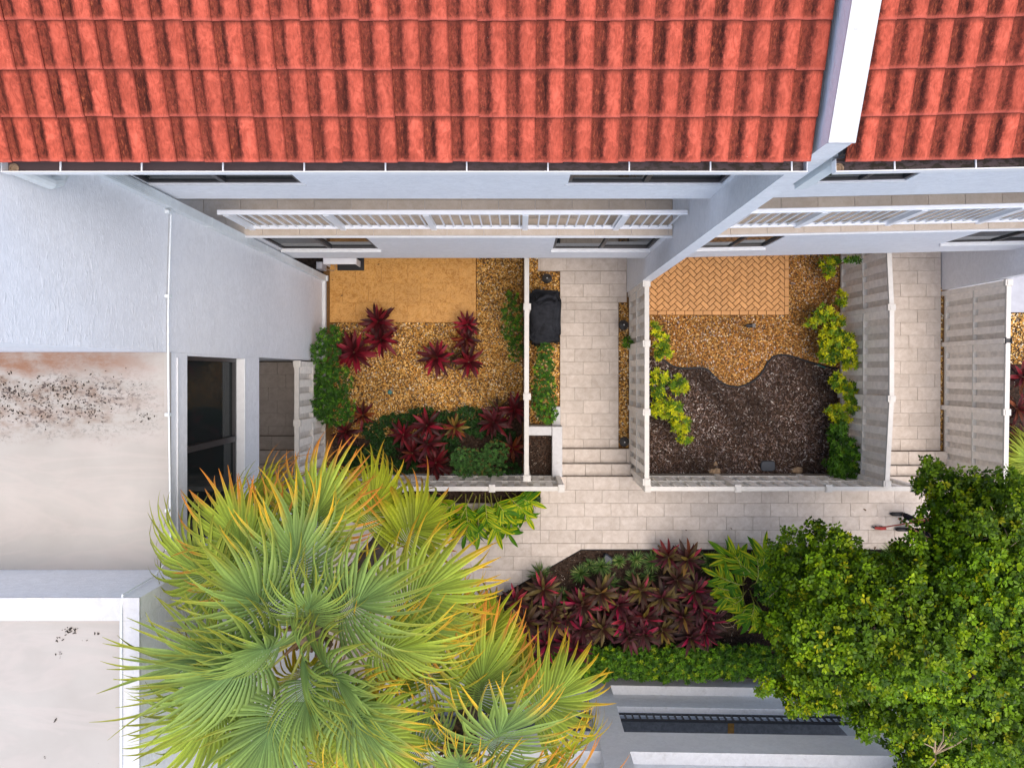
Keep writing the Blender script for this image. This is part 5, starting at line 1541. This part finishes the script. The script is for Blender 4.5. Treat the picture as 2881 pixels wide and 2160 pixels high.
# fallen leaves on pavers (things one can point at)
LEAFM = [mesh('fallen_leaf', *leaf_shape(1.0, .4, .3, .5), simple('dry brown leaf', (0.10, 0.055, 0.03), .8, .3, 20, .2, .2), True)]
fl_list = [(2437, 1436, .51, .085, 'curled brown leaf on the walkway left of the broom'), (1928, 1490, .51, .05, 'small tan leaf on the walkway above the bed'), (2060, 1488, .51, .05, 'small brown leaf on the walkway, middle of the long run'),
           (2463, 1537, .51, .08, 'thin dark leaf on the walkway near the bed edge'), (1062, 745, .06, .06, 'dark leaf on the ochre patio right of the doormat'), (958, 832, .06, .07, 'dark leaf on the ochre patio near its left side'),
           (933, 785, .06, .05, 'brown leaf on the ochre patio by the downspout foot'), (1851, 876, .07, .05, 'brown leaf on the brick border by the fence'), (1895, 882, .07, .05, 'brown leaf on the brick border, second from the fence'), (1886, 818, .07, .04, 'tiny dark leaf on the herringbone bricks')]
for px, py, z, L, lab in fl_list:
    o = inst('fallen_leaf', LEAFM[0], None, at(px, py, z), Euler((random.uniform(-.2, .2), 0, random.uniform(0, 6)), 'XYZ'), L)
    setp(o, lab, 'leaf', 'fallen leaves on the paving')

# dark leaf debris on the flat roofs
def debris(label, spots, z):
    vs_ = []
    for px, py, n, r in spots:
        for _ in range(n):
            c = at(px + random.gauss(0, r), py + random.gauss(0, r * .5), z)
            a = random.uniform(0, 6.28); L = random.uniform(.005, .018)
            dx, dy = math.cos(a) * L, math.sin(a) * L
            vs_.append(prism([(c.x - dx, c.y - dy), (c.x + dy * .35, c.y - dx * .35), (c.x + dx, c.y + dy), (c.x - dy * .35, c.y + dx * .35)], z, z + random.uniform(.006, .016)))
    o = part('leaf_debris', join(*vs_), M['hair'])
    return setp(o, label, 'debris', kind='stuff')
debris('scattered dark leaf bits on the lower flat roof', [(200, 1772, 30, 11), (165, 1800, 6, 7), (280, 1782, 5, 4), (245, 1800, 1, 2), (157, 2025, 3, 8), (130, 2130, 2, 6), (150, 1835, 2, 10)], 8.522)
debris('dark leaf bits on the stained upper flat roof', [(25, 1050, 5, 8), (105, 1060, 5, 8), (190, 1098, 70, 30), (270, 1150, 26, 24), (60, 1110, 80, 38), (150, 1150, 60, 50), (410, 1175, 16, 14), (300, 1100, 30, 50), (20, 1160, 40, 24)], 7.417)

# wire hoop in the bed
c = at(2047, 1738, .75)
hp = thing('wire_hoop', 'round rusty wire plant hoop left of the big tree', 'plant hoop', (c.x, c.y, .4))
ring = lambda r, z: tube([(c.x + r * math.cos(a), c.y + r * math.sin(a), z) for a in np.linspace(0, 2 * math.pi, 33)], .008, 6)
part('ring', ring(.20, .78), M['rust_wire'], hp)
part('ring', ring(.17, .60), M['rust_wire'], hp)
for k in range(4):
    a = k * math.pi / 2 + .5
    part('leg', tube([(c.x + .20 * math.cos(a), c.y + .2 * math.sin(a), .78), (c.x + .15 * math.cos(a), c.y + .15 * math.sin(a), .40)], .006, 6), M['rust_wire'], hp)

# covered grill
gr = thing('grill', 'barbecue grill under a black fabric cover beside the entry pavers', 'grill', (.60, 1.35, 0))
def cover():
    cx, cy, hx, hy = .585, 1.27, .355, .60
    n = 72
    r_ = random.Random(3)
    lv = [(0.10, 1.02, 1.02, .030), (0.35, 1.0, 1.0, .026), (.62, .985, .99, .020), (.82, 1.0, .985, .012), (.92, .97, .95, .010), (1.0, .90, .88, .012), (1.06, .74, .74, .014), (1.085, .5, .52, .010), (1.09, .25, .28, .008), (1.09, .02, .02, 0)]
    V, F = [], []
    ph = [r_.uniform(0, 6.28) for _ in range(6)]
    for li, (z, kx, ky, amp) in enumerate(lv):
        for k in range(n):
            a = 2 * math.pi * k / n
            ex = .30
            x = np.sign(math.cos(a)) * abs(math.cos(a)) ** ex; y = np.sign(math.sin(a)) * abs(math.sin(a)) ** ex
            w_ = amp * (math.sin(7 * a + ph[0]) + .7 * math.sin(13 * a + ph[1] + z * 2) + .5 * math.sin(19 * a + ph[2] - z * 3))
            sq = 1.0
            yy = cy + hy * ky * y * (1 + w_ / hy)
            xx_ = cx + hx * kx * x * (1 + w_ / hx) * sq
            zz = z
            if li >= 4:
                side_shelf = 1 if yy < cy - hy * .52 or yy > cy + hy * .58 else 0
                zz = z - .17 * side_shelf
                zz += .030 * math.sin(9 * xx_ + 4 * yy) * math.sin(7 * yy + 2) * (1 if yy > cy + .2 else .35)
            V.append((xx_, yy, zz))
    for i in range(len(lv) - 1):
        for k in range(n):
            k2 = (k + 1) % n
            F.append((i * n + k, i * n + k2, (i + 1) * n + k2, (i + 1) * n + k))
    F.append(tuple(range((len(lv) - 1) * n, len(lv) * n)))
    return V, F
part('fabric_cover', cover(), M['cover'], gr, True)
for x, y in ((.36, .82), (.80, .82), (.36, 1.72), (.80, 1.72)):
    part('wheel', lathe([(.05, 0), (.055, .02), (.055, .06), (.05, .09)], (x, y, 0), 12), M['black_plastic'], gr)
# soft fold rolls on the cover
part('cover_fold', tube([(.34, 1.56, 1.03), (.48, 1.62, 1.09), (.62, 1.70, 1.07), (.76, 1.68, 1.06), (.86, 1.58, 1.02)], [.02, .045, .055, .05, .02], 10), M['cover'], gr, True)
part('cover_fold', tube([(.42, 1.48, 1.06), (.58, 1.55, 1.085), (.72, 1.56, 1.085), (.86, 1.46, 1.04)], [.015, .035, .04, .015], 10), M['cover'], gr, True)

# doormat, side bench, hose box on the ochre patio
o = part('doormat', cbox(at(951, 0).x, at(1026, 0).x, at(0, 762).y, at(0, 762).y + .62, .050, .064, .004), M['black_plastic'])
setp(o, 'black doormat on the ochre patio at the wall', 'doormat')
bn = thing('bench', 'low white bench by the doormat under the overhang', 'bench', (-4.0, 2.62, 0.05))
part('seat', cbox(-4.48, -3.72, 2.48, 2.62, .50, .54, .008), M['white_paint'], bn)
part('side_panel', box(-3.76, -3.73, 2.485, 2.615, .05, .499), M['trim'], bn)
part('side_panel', box(-4.47, -4.44, 2.485, 2.615, .05, .499), M['trim'], bn)
part('back_shelf', box(-4.48, -3.70, 2.66, 3.0, .42, .46), M['trim'], bn)
hbx = thing('hose_box', 'small grey utility box with a loop of cable on the left wall', 'utility box', (WX + .1, 2.45, 0))
part('box', cbox(WX + .005, WX + .14, 2.36, 2.52, .25, .62, .01), M['concrete'], hbx)
part('cable', tube([(WX + .14, 2.40, .35), (WX + .28, 2.37, .2), (WX + .34, 2.43, .15), (WX + .31, 2.52, .2), (WX + .2, 2.53, .3)], .010, 6), M['rust_wire'], hbx)

# ------------------------------------------------------------------ person sweeping
def skin(name, verts, edges, radii, mat, parent, root=0, sub=2, loc=None):
    o_ = WL[parent]
    me = bpy.data.meshes.new(name)
    me.from_pydata([tuple(Vector(v) - o_) for v in verts], edges, [])
    me.materials.append(mat)
    ob = inst(name, me, parent, o_)
    sk = ob.modifiers.new('skin', 'SKIN'); sk.use_smooth_shade = True
    for i, r in enumerate(radii):
        d_ = me.skin_vertices[0].data[i]
        d_.radius = (r, r) if isinstance(r, (int, float)) else r
        d_.use_root = (i == root)
    ss = ob.modifiers.new('sub', 'SUBSURF'); ss.levels = sub; ss.render_levels = sub
    return ob

gz = .5
ft1 = at(2512, 1445, gz + .03); ft2 = at(2526, 1488, gz + .03); hand = at(2537, 1463, 1.15); bh = at(2474, 1484, gz + .05)
pel = Vector((ft2.x + .42, (ft1.y + ft2.y) / 2 - .02, gz + .93))
per = thing('person', 'person in dark clothes sweeping the walkway, half hidden under the tree', 'person', (pel.x, pel.y, gz))
an1 = Vector((ft1.x + .20, ft1.y, gz + .09)); an2 = Vector((ft2.x + .20, ft2.y, gz + .09))
kn1 = an1.lerp(pel, .5) + Vector((-.10, .02, .02)); kn2 = an2.lerp(pel, .5) + Vector((-.09, -.02, .02))
hip1 = pel + Vector((0, .10, -.05)); hip2 = pel + Vector((0, -.10, -.05))
chest = pel + Vector((-.14, 0, .40)); neck = chest + Vector((-.10, 0, .17)); head0 = neck + Vector((-.05, 0, .10)); head1 = head0 + Vector((-.04, 0, .12))
sh1 = chest + Vector((-.05, .19, .09)); sh2 = chest + Vector((-.05, -.19, .09))
hand2 = hand.lerp(Vector((hand.x + .35, hand.y + .10, 1.55)), .55)
el1 = sh1.lerp(hand2, .5) + Vector((.06, .09, -.06)); el2 = sh2.lerp(hand, .52) + Vector((.02, -.10, -.06))
bv = [pel, chest, neck, head0, head1, sh1, el1, hand2, sh2, el2, hand, hip1, kn1, an1, hip2, kn2, an2]
be = [(0, 1), (1, 2), (2, 3), (3, 4), (1, 5), (5, 6), (6, 7), (1, 8), (8, 9), (9, 10), (0, 11), (11, 12), (12, 13), (0, 14), (14, 15), (15, 16)]
br = [.13, .14, .055, .085, .09, .065, .042, .030, .065, .042, .030, .085, .058, .042, .085, .058, .042]
skin('body', bv, be, br, M['skin'], per)
skin('trousers', [pel + Vector((0, 0, .06)), hip1, kn1, an1 + Vector((0, 0, .02)), hip2, kn2, an2 + Vector((0, 0, .02))], [(0, 1), (1, 2), (2, 3), (0, 4), (4, 5), (5, 6)], [.15, .105, .08, .066, .105, .08, .066], M['dark_cloth'], per)
skin('shirt', [pel + Vector((0, 0, .03)), chest, sh1, sh1.lerp(el1, .7), sh2, sh2.lerp(el2, .7), neck - Vector((0, 0, .04))], [(0, 1), (1, 2), (2, 3), (1, 4), (4, 5), (1, 6)], [.155, .165, .085, .062, .085, .062, .07], M['shirt'], per)
for ft, an in ((ft1, an1), (ft2, an2)):
    part('shoe', join(tube([ft + Vector((-.06, 0, .01)), ft + Vector((-.02, 0, .02)), ft + Vector((.08, 0, .03)), an + Vector((.0, 0, -.03)), an + Vector((.06, 0, -.045))], [.025, .045, .045, .05, .035], 10)), M['shoe'], per, True)
part('hair', lathe([(.099, .0), (.106, .05), (.092, .10), (.055, .135), (.002, .145)], (head1.x, head1.y, head1.z - .03), 16), M['hair'], per, True)
face = thing  # facial features sit on the head
for s_ in (-1, 1):
    part('ear', tube([head1 + Vector((0, s_ * .088, -.03)), head1 + Vector((0, s_ * .10, .02))], [.018, .02], 6), M['skin'], per)
    part('eye', tube([head1 + Vector((-.084, s_ * .033, -.005)), head1 + Vector((-.092, s_ * .033, -.006))], [.011, .008], 8), M['hair'], per)
part('nose', tube([head1 + Vector((-.086, 0, .0)), head1 + Vector((-.108, 0, -.03))], [.009, .014], 6), M['skin'], per)
part('mouth', tube([head1 + Vector((-.086, -.022, -.06)), head1 + Vector((-.09, .022, -.06))], [.006, .006], 6), M['red_plastic'], per)
axis = (Vector((hand.x + .35, hand.y + .10, 1.62)) - bh).normalized()
for hnd, el in ((hand, el2), (hand2, el1)):
    fdir = (hnd - el).normalized(); side = axis.cross(fdir).normalized()
    for k in range(4):
        b0 = hnd + axis * (.03 - .02 * k) + fdir * .02
        part('finger', tube([b0, b0 + fdir * .035 + side * .02, b0 + fdir * .045 - side * .012, b0 + fdir * .025 - side * .03], [.011, .010, .009, .007], 6), M['skin'], per)
    part('thumb', tube([hnd, hnd + side * .03 + axis * .02, hnd + side * .02 + axis * .05 + fdir * .02], [.012, .011, .008], 6), M['skin'], per)
brm = thing('broom', 'red broom held above the walkway by the half hidden person', 'broom', (bh.x, bh.y, gz))
part('handle', tube([bh + axis * .05, bh + axis * 1.35], .014, 10), M['red_plastic'], brm)
hx0 = bh + Vector((0, 0, .05))
part('broom_head', tube([hx0 + Vector((-.13, .005, 0)), hx0 + Vector((.0, 0, .025)), hx0 + Vector((.12, -.01, 0))], [.028, .040, .028], 8), M['red_plastic'], brm)
bri = []
for k in range(26):
    q = -.13 + .26 * k / 25
    bri.append(tube([hx0 + Vector((q, .0, -.01)), hx0 + Vector((q * 1.15 - .01, random.uniform(-.04, .04), -.095))], [.008, .005], 4))
part('bristles', join(*bri), M['black_plastic'], brm, kind='stuff')
print('objects', len(bpy.data.objects), 'pavers', n_pav, 'bricks', len(bricks))
